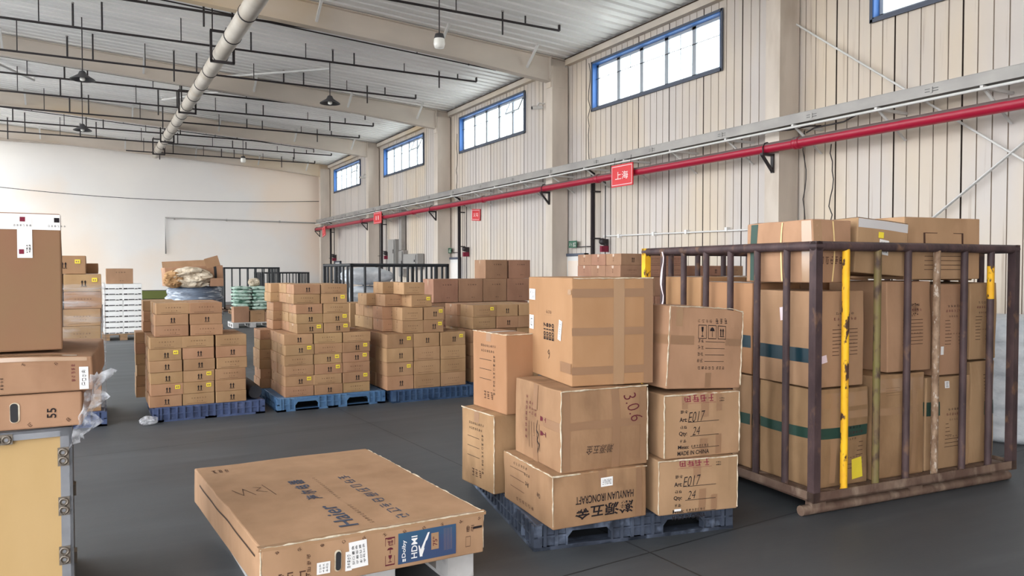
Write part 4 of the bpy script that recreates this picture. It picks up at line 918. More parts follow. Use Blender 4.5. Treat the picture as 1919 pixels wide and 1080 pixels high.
def rform(ty, red=True):
    out = [('front', F8(2, 81, .15), -.135, ty - .0, .055, .022, 'ink'), ('front', text2d('Art:', 0, .02), -.14, ty - .045, .05, .026, 'ink'), ('front', F8(2, 82, .15), -.137, ty - .09, .05, .02, 'ink'), ('front', text2d('Qty:', 0, .02), -.14, ty - .13, .055, .03, 'ink'),
           ('front', F8(2, 83, .15), -.14, ty - .172, .05, .02, 'ink'), ('front', text2d('Meas:', 0, .02), -.135, ty - .208, .075, .022, 'ink'), ('front', text2d('MADE IN CHINA', 0, .015), -.065, ty - .245, .22, .026, 'ink'),
           ('front', rects2d([(-.5, -.5, .5, .5)]), .01, ty - .062, .2, .003, 'ink'), ('front', rects2d([(-.5, -.5, .5, .5)]), .01, ty - .146, .2, .003, 'ink'), ('front', rects2d([(-.5, -.5, .5, .5)]), .02, ty - .219, .19, .003, 'ink'),
           ('front', text2d('E017', .35, -.01), -.05, ty - .03, .12, .06, 'ink', 4), ('front', text2d('24', .3, -.01), -.05, ty - .115, .055, .05, 'ink', 4), ('front', F8(7, 84, .3), -.02, ty - .207, .13, .02, 'ink')]
    if red: out += [('front', marks2d(4, 1, 85, .12), -.03, ty + .075, .22, .045, 'redink'), ('front', lines(2, .2), -.03, ty + .075, .23, .055, 'redink'), ('front', F8(2, 88, .3), .13, ty + .06, .03, .045, 'ink', 90)]
    return out
rd = (.53, .48, .323)
o = carton('cardboard_box', 'scuffed MADE IN CHINA carton lowest in the right column of the front stack', 'box', (2.858, 3.372), .15, -12, rd, 'kraft', bulge=.008, dent=.009, n=8, seed=20, prints=rform(.065), tapes=[('front', .0, -.15, .045, -.02), ('front', .08, -.15, .12, -.06), ('front', -.04, .05, .01, .15)], stickers=[('front', -.14, -.135, .045, .014, 'white')])
wear_edges(o, rd, [((.265, -.24, .01), (.265, -.24, .32)), ((-.265, -.24, .321), (.265, -.24, .321)), ((-.265, -.24, .01), (-.265, -.24, .32))], 13)
rm = (.525, .46, .38)
o = carton('cardboard_box', 'MADE IN CHINA carton with red stamp, middle of the right column, front stack', 'box', (2.905, 3.38), .475, -9.5, rm, 'kraft', bulge=.009, dent=.008, n=8, seed=23, prints=rform(.085), tapes=[('front', -.02, .05, .035, .18), ('front', -.02, -.18, .035, -.08), ('front', .09, -.18, .13, -.06), ('front', .09, .08, .13, .18), ('front', -.15, .1, -.11, .18)])
wear_edges(o, rm, [((.262, -.23, .01), (.262, -.23, .375)), ((-.262, -.23, .378), (.262, -.23, .378)), ((-.262, -.23, .01), (-.262, -.23, .37))], 17)
rt = (.56, .44, .495)
bx = lambda: lines2d([[(-.5, -.5), (.5, -.5), (.5, .5), (-.5, .5), (-.5, -.5)]], .05)
o = carton('cardboard_box', 'tilted carton with fragile symbols crowning the right column of the front stack', 'box', (2.928, 3.392), .858, -4, rt, 'kraft', bulge=.009, dent=.008, n=8, seed=29, tilt=3.2, crush=.022,
    prints=[('front', bx(), -.04, .1, .06, .08, 'ink'), ('front', bx(), .035, .1, .06, .08, 'ink'), ('front', bx(), .11, .1, .06, .08, 'ink'), ('front', glass2d(), -.04, .1, .03, .06, 'ink'), ('front', umbrella2d(), .035, .1, .04, .06, 'ink'), ('front', ARW, .11, .1, .035, .055, 'ink'),
            ('front', F8(4, 91, .3), -.02, .165, .12, .026, 'fadedink'), ('front', F8(3, 92, .3), .105, .17, .1, .045, 'ink', 4), ('front', lines(4, .2), .06, -.02, .15, .12, 'ink')] + [('front', F8(2, 93 + i, .2), -.05, .045 - i * .04, .05, .024, 'ink') for i in range(4)] + [('front', F8(5, 98, .25), .0, -.12, .13, .024, 'ink'), ('front', F8(3, 99, .25), .11, -.12, .07, .024, 'ink')],
    tapes=[('front', -.27, .02, -.1, .075), ('front', .14, .02, .27, .065), ('front', .0, -.24, .045, -.15), ('front', -.24, .13, -.19, .24, 'clear'), ('left', -.22, .02, .22, .075)])
wear_edges(o, rt, [((-.28, -.22, .493), (.2, -.22, .491)), ((.2, -.22, .491), (.272, -.22, .474)), ((.28, -.22, .02), (.276, -.22, .47)), ((-.28, -.22, .02), (-.28, -.22, .49))], 19)

# ================================================================== 75 INCH TELEVISION BOX
tv = (1.076, 1.565, .209)
timber_pallet('white painted pallet under the flat television carton', (.68, 3.43), 2.0, 1.02, 1.42, 'pal_white', h=.165)
H_ = '电器'
o = carton('television_box', 'large flat 75 inch television carton lying on a white pallet in front', 'box', (1.102, 4.130), .168, 3.8, tv, 'kraft', center=True, skew=-.087, bulge=.006, dent=.007, n=12, seed=33, seam=False,
    prints=[('top', text2d('Haier', 0, .012), -.11, -.51, .35, .092, 'blueink', 90), ('top', text2d('海 尔 电 器', 0, .02), -.112, .0, .40, .085, 'blueink', 90), ('top', marks2d(9, 1, 108, .25), .16, -.26, .90, .08, 'blueink', 90),
            ('top', F8(14, 101, .5), .0, -.02, .46, .03, 'fadedink', 90), ('top', F8(10, 102, .45), .0, -.53, .33, .035, 'fadedink', 90), ('top', F8(3, 103, .3), -.42, .64, .1, .1, 'fadedink', 0),
            ('top', lines2d([[(-.5, .3), (-.3, -.2), (-.2, .3), (0, -.3)], [(.1, .3), (.3, .2), (.1, 0), (.35, -.2)], [(.4, .4), (.5, -.5)]], .02), -.36, .1, .18, .26, 'fadedink', 0)]
        + [('front', F8(1, 110 + i, .1), -.47 + i * .098, .075 - .0 * i, .022, .016, 'fadedink', 40) for i in range(11)]
        + [('front', F8(4, 131, .25), -.335, -.01, .12, .022, 'fadedink', 90), ('front', F8(3, 132, .2), -.41, -.05, .15, .07, 'fadedink', 0), ('front', bx(), .045, -.01, .045, .13, 'maroon', 0), ('front', F8(1, 133, .1), .045, .035, .035, .035, 'maroon'), ('front', umbrella2d(), .045, -.005, .035, .03, 'maroon'), ('front', glass2d(), .045, -.045, .03, .035, 'maroon'),
           ('front', F8(2, 134, .2), .46, .03, .05, .04, 'fadedink', 0), ('front', bx(), .45, -.035, .025, .05, 'fadedink'), ('front', rects2d([(-.5, -.5, .5, .5)]), .50, .03, .05, .012, 'ink')],
    tapes=[('top', -.548, -.78, .548, -.755, 'clear'), ('front', -.548, .088, .548, .104, 'clear'), ('left', -.6, .04, .7, .05, 'seam')],
    stickers=[('front', -.27, -.03, .06, .055, 'white', 0, marks2d(3, 3, 14)), ('front', -.108, .005, .085, .125, 'white', 3, marks2d(4, 4, 15)), ('front', -.155, -.02, .03, .09, 'white', 0, marks2d(1, 5, 16))])
sh = Shape(*tv, .006, .007, seed=33, skew=-.087)
mb = MB(); strip(mb, sh, 'front', .085, -.083, .385, .068, 'blueprint', .002, .03)
put(mb, sh, 'front', text2d('Dolby', 0, .01), .115, -.01, .085, .024, 'white', 90, off=.003); put(mb, sh, 'front', text2d('HDMI', 0, .01), .165, -.01, .11, .03, 'white', 90, off=.003); put(mb, sh, 'front', rects2d([(-.5, -.5, -.1, .5), (.1, -.5, .5, .5)]), .115, -.066, .016, .014, 'white', 0, off=.003)
put(mb, sh, 'front', ([(-.5, -.3), (-.3, -.5), (.3, .5), (.15, .5)], [(0, 1, 2, 3)]), .225, -.005, .065, .11, 'white', 0, off=.003); put(mb, sh, 'front', ([(-.5, .3), (-.4, .3), (-.1, -.5), (-.35, -.5)], [(3, 2, 1, 0)]), .213, -.028, .055, .07, 'white', 0, off=.0032)
strip(mb, sh, 'front', .252, -.04, .292, .042, 'kraft', .0036, .02); put(mb, sh, 'front', text2d('75"', 0, .01), .272, .0, .045, .024, 'maroon', 90, off=.004)
put(mb, sh, 'front', lines(6, .1), .342, .0, .11, .04, 'kraft', 90, off=.003); b_ = mb.build('blue_feature_panel', o)
mb = MB(); pts = [(.5 * (1 if abs(a) < 1e-9 else 1) * cos(t), 0) for a, t in ((0, 0),)]
def slot2d(n=8, asp=.32):
    vs = [(asp * .5 * cos(pi * i / n) / asp * 1.0, .5 - asp / 2 * 0 + .5 * asp * sin(pi * i / n) - .5 * asp) for i in range(n + 1)] + [(.5 * cos(pi + pi * i / n), -.5 + .5 * asp + .5 * asp * sin(pi + pi * i / n)) for i in range(n + 1)]
    return vs, [tuple(range(len(vs)))]
put(mb, sh, 'front', slot2d(), -.205, -.008, .032, .10, 'edge', 0, off=.003); put(mb, sh, 'front', slot2d(), -.203, -.010, .024, .088, 'dark', 0, off=.004); mb.build('painted_handle_hole', o)  # no real cut-out: dark slot paints the shade inside the hole
wear_edges(o, tv, [((.538, -.825, .02), (.538, -.825, .205)), ((-.538, -.735, .207), (.538, -.828, .207)), ((-.538, -.735, .02), (-.538, -.735, .205)), ((.538, -.8, .206), (.538, .7, .206))], 23)

# ================================================================== LEFT FOREGROUND
def R2(px, py, a, u, v): r = radians(a); return (px + cos(r) * u - sin(r) * v, py + sin(r) * u + cos(r) * v)
cw, cdp, chh = 1.25, 1.0, .915
c0 = R2(-.0995, 3.744, 1.2, -cw / 2, cdp / 2)
e = empty('shipping_crate', (c0[0], c0[1], 0), radians(1.2)); tag(e, 'pale plywood crate with aluminium edging and spring clips at bottom left', 'crate')
mb = MB(); boxmesh(mb, Shape(cw - .03, cdp - .03, chh - .03, 0, 0), 'plywood', 1, .004); mb.build('plywood_body', e, (0, 0, .01))
mb = MB(); q = .045; t = .018
for sx in (-1, 1):
    for sy in (-1, 1):
        x, y = sx * cw / 2, sy * cdp / 2; mb.bb((x, y, 0), (x - sx * q, y - sy * .003 - sy * t * .6, chh), 'alu'); mb.bb((x, y, 0), (x - sx * .012, y - sy * q, chh), 'alu')
for z in (0, chh - .012):
    zz = z if z else 0
    for sy in (-1, 1): y = sy * cdp / 2; mb.bb((-cw / 2, y, z), (cw / 2, y - sy * q, z + .012), 'alu'); mb.bb((-cw / 2, y, (z - .025) if z else 0), (cw / 2, y - sy * .012, (z + .012) if z else .037), 'alu')
    for sx in (-1, 1): x = sx * cw / 2; mb.bb((x, -cdp / 2, z), (x - sx * q, cdp / 2, z + .012), 'alu'); mb.bb((x, -cdp / 2, (z - .025) if z else 0), (x - sx * .012, cdp / 2, (z + .012) if z else .037), 'alu')
mb.build('aluminium_edging', e)
def clip(pos, rz, axis):
    mb = MB()
    for s_ in (-1, 1):
        ring = [(s_ * .018 + .015 * cos(2 * pi * i / 12), 0, .016 * sin(2 * pi * i / 12)) for i in range(13)]
        mb.tube(ring, .0045, 'clip', 6, False); mb.tube([(s_ * .018, .006, 0), (s_ * .018, .0, 0)], .007, 'alu', 8)
    mb.bb((-.04, .002, -.02), (.04, .006, .022), 'clip')
    return mb.build('spring_clip', e, pos, rz)
for z in (.79, .575, .36, .14): clip((cw / 2 - .035, -cdp / 2 - .008, z), (0, radians(90), 0), 0)
for x in (.37, .0, -.4): clip((x, -cdp / 2 - .008, chh - .03), (0, 0, 0), 0)
for z in (.6, .3):
    mb = MB(); mb.bb((cw / 2, -cdp / 2 + .05, z), (cw / 2 + .012, -cdp / 2 + .11, z + .05), 'clip'); mb.build('side_latch', e)
tl = (1.3, .85, .148)
a0 = R2(-.062, 3.752, -3, -tl[0], 0)
o = carton('television_box', 'lower flat television carton printed 55 with a handle hole, on the plywood crate', 'box', a0, .917, -3, tl, 'kraft', bulge=.004, dent=.006, n=8, seed=41, seam=False, prints=[('front', text2d('55', 0, .01), .538, -.012, .042, .034, 'ink', 90), ('front', lines2d([[(.5 * cos(2 * pi * i / 20), .5 * sin(2 * pi * i / 20)) for i in range(21)], [(-.2, -.2), (0, .3), (.2, -.2)]], .07), .3, -.01, .06, .06, 'ink', 0), ('front', F8(1, 140, .2), .32, -.055, .02, .02, 'fadedink', 45), ('front', F8(1, 141, .2), .46, -.055, .02, .02, 'fadedink', 45), ('front', F8(1, 142, .2), .6, -.045, .02, .02, 'fadedink', 45)])
sh = Shape(*tl, .004, .006, seed=41); mb = MB(); put(mb, sh, 'front', slot2d(), .405, .0, .036, .086, 'edge', 0, off=.002); put(mb, sh, 'front', slot2d(), .403, .0, .028, .08, 'dark', 0, off=.003); mb.build('painted_handle_hole', o)  # flat dark slot stands in for the shaded hole
tu_ = (1.32, .92, .168); a1 = R2(-.015, 3.74, -3, -tu_[0], 0)
o = carton('television_box', 'upper flat television carton with torn corner under the big brown box', 'box', a1, 1.070, -3, tu_, 'kraft', bulge=.004, dent=.008, n=8, seed=43, seam=False, crush=.02, tapes=[('top', -.6, -.45, .6, -.4, 'clear'), ('front', -.6, .06, .64, .08, 'clear')], prints=[('front', F8(4, 150, .3), .31, -.035, .055, .012, 'ink', 90), ('front', F8(4, 151, .3), .325, -.035, .06, .014, 'ink', 90), ('front', F8(5, 152, .3), .585, -.0, .09, .02, 'maroon', 90), ('front', F8(1, 153, .2), .4, .045, .018, .018, 'fadedink', 45), ('front', F8(1, 154, .2), .52, .045, .018, .018, 'fadedink', 45)], stickers=[('front', .625, -.025, .035, .105, 'white', 0, marks2d(1, 4, 19))])
# torn clear film at the corner
mb = MB(); vs = []; fs = []
rw = random.Random(5)
for j in range(15):
    for i in range(9):
        a = i / 8; t_ = j / 14
        q = noise.noise_vector(Vector((i * .9, j * .8, 2.2)))
        vs.append((-.05 * t_ - .03 * t_ * t_ + a * (.085 + .03 * sin(j * 1.3)) + q.x * .02, -.02 - .03 * abs(q.y) + .02 * a, -t_ * .30 + a * .04 + q.z * .018))
for j in range(14):
    for i in range(8): k = j * 9 + i; fs.append((k, k + 1, k + 10, k + 9))
mb.add(vs, fs, 'crinkle', True)
tag(mb.build('torn_film', None, (-.035, 3.73, 1.13)), 'torn crinkled clear film hanging from the corner of the television cartons', 'plastic wrap')
cb = (.85, .65, .60); a2 = R2(-.133, 3.86, 2.5, -cb[0], 0)
o = carton('cardboard_box', 'big brown box with white printed tape, on top at the left edge', 'box', a2, 1.242, 2.5, cb, 'kraft_olive', bulge=.005, dent=.003, n=6, seed=51, seam=True, prints=[('front', bx(), .105, .1, .09, .07, 'ink')])
sh = Shape(*cb, .005, .003, seed=51); mb = MB(); strip(mb, sh, 'front', -.42, .228, .423, .296, 'white', .0015); put(mb, sh, 'front', rects2d([(-.5, -.5, .5, .5)]), .29, .2, .055, .19, 'white', 0, off=.0024)
for u in (.15, .283, .41): put(mb, sh, 'front', rects2d([(-.5, -.5, .5, .5)]), u, .272, .02, .02, 'redink' if u == .283 else 'ink', 0, off=.003); put(mb, sh, 'front', F8(6, 160, .4), u, .246, .07, .014, 'ink', 0, off=.003)
put(mb, sh, 'front', rects2d([(-.5, -.5, .5, .5)]), .278, .132, .018, .02, 'redink', 0, off=.003); put(mb, sh, 'front', F8(2, 161, .3), .303, .145, .02, .05, 'ink', 0, off=.003)
mb.build('printed_tape', o)['label'] = 'white tape with red and black print'
mb = MB(); vs = [(-.0 + .012 * (i % 2), -.004 * (i % 3), -i * .03) for i in range(3)]; 
strip(mb, sh, 'right', -.325, .23, -.2, .298, 'film', .003); mb.build('loose_tape_end', o)

# ================================================================== STEEL CAGE AND ITS BOXES
def cage(label, c, rot, w_=2.03, d_=1.95, h_=1.776, base=.10, fm=None, group='steel cage pallets'):
    e = empty('steel_cage', (c[0], c[1], 0), radians(rot)); tag(e, label, 'cage', group)
    X, Y = w_ / 2, d_ / 2; I = 'iron'
    if fm is None: fm = dict(front=[I] * 6, left=[I] * 6, posts=[I] * 4, I=I)
    I = fm['I']
    for k, (sx, sy) in enumerate(((-1, -1), (1, -1), (1, 1), (-1, 1))):
        mb = MB(); mb.box((sx * (X - .028), sy * (Y - .028), base + (h_ - base) / 2), (.056, .056, h_ - base), fm['posts'][k]); mb.build('corner_post', e)
    for sy in (-1, 1):
        mb = MB(); mb.tube([(-X, sy * (Y - .028), h_ - .03), (X, sy * (Y - .028), h_ - .03)], .031, I, 12); mb.build('top_rail', e)
    for sx in (-1, 1):
        mb = MB(); mb.tube([(sx * (X - .028), -Y, h_ - .03), (sx * (X - .028), Y, h_ - .03)], .031, I, 12); mb.build('top_rail', e)
    for i in range(6):
        u = -X + w_ * (i + 1) / 7
        for sy, ms in ((-1, fm['front']), (1, [I] * 6)): 
            mb = MB(); tone = ms[i]
            if tone == 'partyellow': tone = 'iron'; mb.tube([(u, sy * (Y - .028), 1.38), (u, sy * (Y - .028), 1.62)], .0246, 'ironyellow', 12, False)
            mb.tube([(u, sy * (Y - .028), base + .05), (u, sy * (Y - .028), h_ - .04)], .024, tone, 12); mb.build('upright_bar', e)
        v = -Y + d_ * (i + 1) / 7
        for sx, ms in ((-1, fm['left']), (1, [I] * 6)): mb = MB(); mb.tube([(sx * (X - .028), v, base + .05), (sx * (X - .028), v, h_ - .04)], .024, ms[i], 12); mb.build('upright_bar', e)
    mb = MB()
    for s_ in (-1, 1):
        mb.bb((-X, s_ * Y, base), (X, s_ * (Y - .06), base + .012), 'ironbase'); mb.bb((-X, s_ * Y, base), (X, s_ * (Y - .008), base + .065), 'ironbase')
        mb.bb((s_ * X, -Y, base), (s_ * (X - .06), Y, base + .012), 'ironbase'); mb.bb((s_ * X, -Y, base), (s_ * (X - .008), Y, base + .065), 'ironbase')
    mb.build('base_frame', e)
    mb = MB(); mb.bb((-X + .06, -Y + .06, base + .02), (X - .06, Y - .06, base + .048), 'ironbase'); mb.build('deck_plate', e)
    for v in (-Y + .08, 0, Y - .08):
        mb = MB(); mb.tube([(-X - .03, v, .035), (X + .02, v, .035)], .034, 'ironbase', 10)
        for u in (-X + .1, 0, X - .12): mb.bb((u - .06, v - .03, .05), (u + .06, v + .03, base + .02), 'ironbase')
        mb.build('skid_runner', e)
    return e
CR = -5.0; CP = (3.982, 3.196); cc = R2(CP[0], CP[1], CR, 1.015, .975)
cage('big rusty steel cage full of brown cartons at right', cc, CR, fm=dict(front=['ironyellow', 'ironolive', 'iron', 'ironspeck', 'iron', 'partyellow'], left=['iron'] * 6, posts=['iron', 'iron', 'iron', 'ironyellow'], I='iron'))
def cbx(label, t0, v0, z, dim, mat='kraft', tilt=0, drot=0, **kw):
    P_ = R2(CP[0], CP[1], CR, t0, v0); return carton('cardboard_box', label, 'box', P_, z, CR + drot, dim, mat, group='cartons in the steel cage', tilt=tilt, **kw)
def table(seed, top, k=6, wd=.2, u=0):
    return [('front', F8(5, seed, .25), u, top, wd * .8, .02, 'ink'), ('front', F8(7, seed + 1, .3), u, top - .035, wd, .024, 'maroon'), ('front', F8(4, seed + 2, .3), u - .02, top - .075, wd * .5, .018, 'fadedink'), ('front', lines(k, wd), u, top - .19, wd * 1.05, .17, 'fadedink'), ('front', F8(6, seed + 3, .4), u, top - .2, wd * .9, .014, 'fadedink')]
ZB = .149
gb = [('front', -.26, .02, .26, .095, 'green'), ('left', -.27, .02, .27, .095, 'green')]
tb = [('front', -.26, -.14, .26, -.05, 'teal'), ('left', -.27, -.14, .27, -.05, 'teal')]
cl = 'clear'
def band(w_, d_, z0, z1, m): return [('front', -w_ / 2 + .01, z0, w_ / 2 - .01, z1, m), ('left', -d_ / 2 + .01, z0, d_ / 2 - .01, z1, m)]
cbx('tape-wrapped carton with green band at bottom front left of the cage', .12, .1, ZB, (.47, .52, .655), 'kraft_worn', bulge=.018, dent=.014, n=9, seed=61, bands=band(.47, .52, .0, .07, 'green'), prints=table(200, .06, 7, .2, .08), tapes=[('front', -.22, .2, .22, .3, cl), ('front', -.12, -.3, -.07, .3, cl), ('front', .0, .12, .22, .17, cl)], stickers=[('front', .13, -.22, .1, .14, 'yellow', 6)])
cbx('bulging tape-covered carton second from left, bottom row of the cage', .625, .1, ZB, (.52, .5, .72), 'kraft_worn', bulge=.022, dent=.014, n=9, seed=62, prints=[('front', lines(4, .2), .02, .24, .3, .05, 'fadedink')], tapes=[('front', -.25, .24, .25, .33, cl), ('front', -.2, .08, .2, .13, cl), ('front', .12, -.34, .17, .3, cl), ('front', -.02, -.1, .2, -.05, cl)])
cbx('carton with dark green band third from left, bottom row of the cage', 1.175, .11, ZB, (.47, .5, .67), 'kraft', bulge=.014, dent=.012, n=8, seed=63, bands=[('front', -.23, .06, -.1, .16, 'green'), ('left', -.24, .06, .24, .16, 'green')], prints=table(220, .1, 7, .2, .06), stickers=[('front', -.02, .28, .05, .05, 'white', 0, marks2d(1, 3, 21)), ('front', .13, -.09, .04, .11, 'white', -20)])
cbx('carton with green stripe at bottom right corner of the cage', 1.665, .12, ZB, (.27, .5, .76), 'kraft', bulge=.02, dent=.014, n=8, seed=64, bands=[('front', .0, -.02, .13, .08, 'green')], prints=[('front', lines(9, .1), .05, .18, .1, .2, 'fadedink'), ('front', F8(3, 231, .3), .05, -.2, .1, .12, 'fadedink')])
Z2 = .885
cbx('upright carton with printed table and dark teal band, middle row front left of the cage', .1, .1, .816, (.44, .52, .635), 'kraft', bulge=.010, dent=.007, n=8, seed=71, bands=[('left', -.25, -.155, .25, -.06, 'teal')], prints=table(240, .17, 8, .22, .04), stickers=[('left', -.02, .16, .045, .09, 'pinkpaper', 10), ('front', -.15, -.13, .06, .05, 'pinkpaper', 12)])
cbx('upright carton leaning slightly, second in the middle row of the cage', .77, .1, .882, (.44, .5, .63), 'kraft', bulge=.010, dent=.010, n=8, seed=72, sx=-.02, prints=table(260, .15, 8, .2, .02) + [('front', F8(3, 266, .1), .05, .12, .06, .09, 'fadedink')])
cbx('upright carton third in the middle row of the cage', 1.245, .11, .83, (.37, .5, .66), 'kraft', bulge=.010, dent=.009, n=8, seed=73, prints=table(280, .17, 8, .2, .03), stickers=[('front', -.1, -.15, .03, .06, 'white')])
cbx('narrow upright carton at right end of the middle row of the cage', 1.65, .12, .925, (.30, .5, .57), 'kraft', bulge=.009, dent=.008, n=8, seed=74, prints=table(300, .14, 8, .18, .0), stickers=[('front', .05, .16, .04, .03, 'white', 45)])
# second and third ranks inside the cage
k = 0
lab2 = ['left end', 'second from left', 'third from left', 'right end']
for r_, v0 in enumerate((.68, 1.26)):
    for c_, t0 in enumerate((.095, .557, 1.019, 1.481)):
        zz = ZB
        for l, hh in enumerate((.675, .665)):
            bnds = band(.46, .54, -.02, .06, 'green') if l == 0 else band(.46, .54, -.14, -.05, 'teal')
            if l == 1 and r_ == 1: hh = .70
            cbx('%s of the %s rank inside the cage, %s carton' % (lab2[c_], ['second', 'rear'][r_], ['lower', 'upper'][l]), t0, v0, zz, (.455, .54, hh), 'kraft_bright' if (l and c_ == 0) else 'kraft', bulge=.008, dent=.006, n=6, seed=400 + k, bands=bnds, tapes=[('top', -.22, -.03, .22, .03, cl), ('top', -.22, -.26, -.16, .26, 'silver')] if l else ()); zz += hh + .01; k += 1
Z3 = 1.475
st = (.34, .62, .415)
o = cbx('strapped carton with green tape stripe, top left over the cage rail', .085, .11, 1.508, st, 'kraft', bulge=.012, dent=.010, n=8, seed=91, bands=[('left', -.27, -.2, -.2, .2, 'green'), ('top', -.165, .2, .165, .27, 'green')], prints=[('front', lines(5, .1), .05, .02, .16, .06, 'fadedink'), ('front', F8(5, 330, .3), -.02, -.06, .2, .07, 'fadedink')], tapes=[('front', -.165, -.2, -.1, .2, cl), ('left', .22, -.2, .3, .2, cl)])
shs = Shape(*st, .012, .010, seed=91 % 97); mb = MB()
for f_, a, b, c_, d_ in (('left', .04, -.2, .052, .2), ('left', -.3, .02, .3, .032), ('front', -.01, -.2, .002, .2), ('front', -.165, .02, .165, .032), ('top', -.165, -.05, .165, -.038), ('top', -.01, -.3, .002, .3)): strip(mb, shs, f_, a, b, c_, d_, 'strap', .006)
mb.build('strapping', o)
cbx('carton with foil tape on top, slumped beside the strapped one', .47, .12, 1.545, (.45, .52, .37), 'kraft', drot=-5, tilt=4, bulge=.012, dent=.012, n=8, seed=92, tapes=[('top', -.22, -.26, .22, .0, 'silver'), ('front', -.22, .12, .22, .18, 'silver')], stickers=[('front', .0, .0, .09, .1, 'white', -4, marks2d(3, 4, 25)), ('front', -.03, .08, .05, .04, 'yellow', 0)])
cbx('large top carton with printed table, third along over the cage rail', .97, .14, 1.525, (.72, .5, .44), 'kraft', drot=-5, bulge=.008, dent=.006, n=8, seed=93, prints=[('front', lines(6, .3), .0, -.07, .36, .16, 'fadedink'), ('front', F8(12, 340, .35), .0, .02, .4, .04, 'fadedink'), ('front', bx(), .0, .06, .36, .1, 'fadedink')])
cbx('smaller set-back carton on top at the right corner of the cage', 1.66, .3, 1.51, (.29, .45, .24), 'kraft_olive', drot=2, bulge=.006, dent=.005, n=6, seed=94)
# far cages and their loads
cage('distant black steel cage behind the middle and navy pallets', (5.2, 14.75), 0, fm=dict(front=['irondark'] * 6, left=['irondark'] * 6, posts=['irondark'] * 4, I='irondark'), h_=1.7)
cage('distant black cage behind the green sacks near the end wall', (5.15, 30.4), 0, fm=dict(front=['irondark'] * 6, left=['irondark'] * 6, posts=['irondark'] * 4, I='irondark'), h_=1.66)
cage('low black cage close to the end wall', (7.3, 34.5), 0, fm=dict(front=['irondark'] * 6, left=['irondark'] * 6, posts=['irondark'] * 4, I='irondark'), h_=1.45)
def sackmesh(L, Wd, H, mat, seed=1, amp=.02, crease=0):
    bm = bmesh.new(); bmesh.ops.create_cube(bm, size=1); bmesh.ops.subdivide_edges(bm, edges=bm.edges[:], cuts=19 if crease else 7, use_grid_fill=True)
    for v in bm.verts:
        x, y, z = v.co * 2; k = (1 - .35 * abs(x) ** 3 * 1) * (1 - .3 * abs(y) ** 3); z2 = z * k * (1 - .25 * (x * x + y * y) / 2)
        X = x * (1 - .05 * z * z) * (1 - .06 * y * y); Y = y * (1 - .06 * z * z) * (1 - .06 * x * x)
        q = noise.noise_vector(Vector((x * 1.6, y * 1.6, z * 1.6 + seed * 7.3)))
        if crease:
            c1 = 1 - abs(noise.noise(Vector((x * 2.6 + seed, y * 2.6, z * 3.4)))) * 2; X *= 1 + crease * (c1 - .6); Y *= 1 + crease * (c1 - .6)
        v.co = Vector((X * L / 2 + q.x * amp, Y * Wd / 2 + q.y * amp, (z2 + 1) * H / 2 + q.z * amp * .7 * (z2 + 1) / 2))
    bm.verts.index_update(); mb = MB(); mb.add([tuple(v.co) for v in bm.verts], [[v.index for v in f.verts] for f in bm.faces], mat, True)
    for s_ in (-1, 1):
        mb.bb((s_ * L * .47, -Wd * .36, H * .46), (s_ * L * .53, Wd * .36, H * .5), mat)
    bm.free(); return mb
g = 'white sacks in the distant black cage'
k = 0
for l in range(4):
    for c_ in range(2):
        if l == 3 and c_ == 1: continue
        o = sackmesh(.92, .8, .36, 'sackwhite', k + 2, .04).build('white_sack', None, (4.73 + c_ * .95, 14.5, .15 + l * .375), (0, 0, radians(rj.uniform(-4, 4)))); k += 1
        tag(o, 'bulky white woven sack in the distant cage, %s level, %s side' % (['bottom', 'second', 'third', 'topmost'][l], ['left', 'right'][c_]), 'sack', g)
timber_pallet('dark timber pallet under the green-printed sacks', (4.15, 27.5), 0, 1.3, 1.0)
g = 'green printed sacks on a far pallet'
gm = sackmesh(.60, .44, .135, 'sackgreen', 3, .015).mesh('green_sack')
for l in range(7):
    for c_ in range(2):
        for r_ in range(2):
            o = bpy.data.objects.new('green_printed_sack', gm); COL.objects.link(o); o.location = (4.5 + c_ * .6 + (.04 if l % 2 else 0), 27.76 + r_ * .46, .138 + l * .118); o.rotation_euler = (0, 0, pi * (l % 2) + rj.uniform(-.03, .03))
            tag(o, 'pale green printed sack, %s layer, %s %s of its pallet' % ('top' if l == 6 else ORD[l], ['left', 'right'][c_], ['front', 'rear'][r_]), 'sack', g)
o = sackmesh(.36, .3, .3, 'sackbeige', 9, .03, .2).build('beige_bag', None, (4.95, 27.95, .138 + 7 * .118)); tag(o, 'small beige bag sitting on the green-printed sacks', 'bag')
# low white pallet with loose boxes
timber_pallet('pale low pallet holding three small boxes far behind the stacks', (3.2, 21.2), 0, 1.05, .9, 'pal_white')
for k, (x, w_, h_, m_, lab) in enumerate([(3.44, .4, .42, 'kraft_dark', 'tallest, left'), (3.86, .38, .3, 'kraft_small', 'middle'), (4.13, .14, .26, 'kraft_dark', 'narrow, right')]):
    small('loose brown box on the low pale pallet, %s of three' % lab, 'loose boxes on the low pallet', x, 21.5, .142, 0, (w_, .4, h_), 'B' if k == 1 else 'P', mat=m_, name='cardboard_box', cat='box')
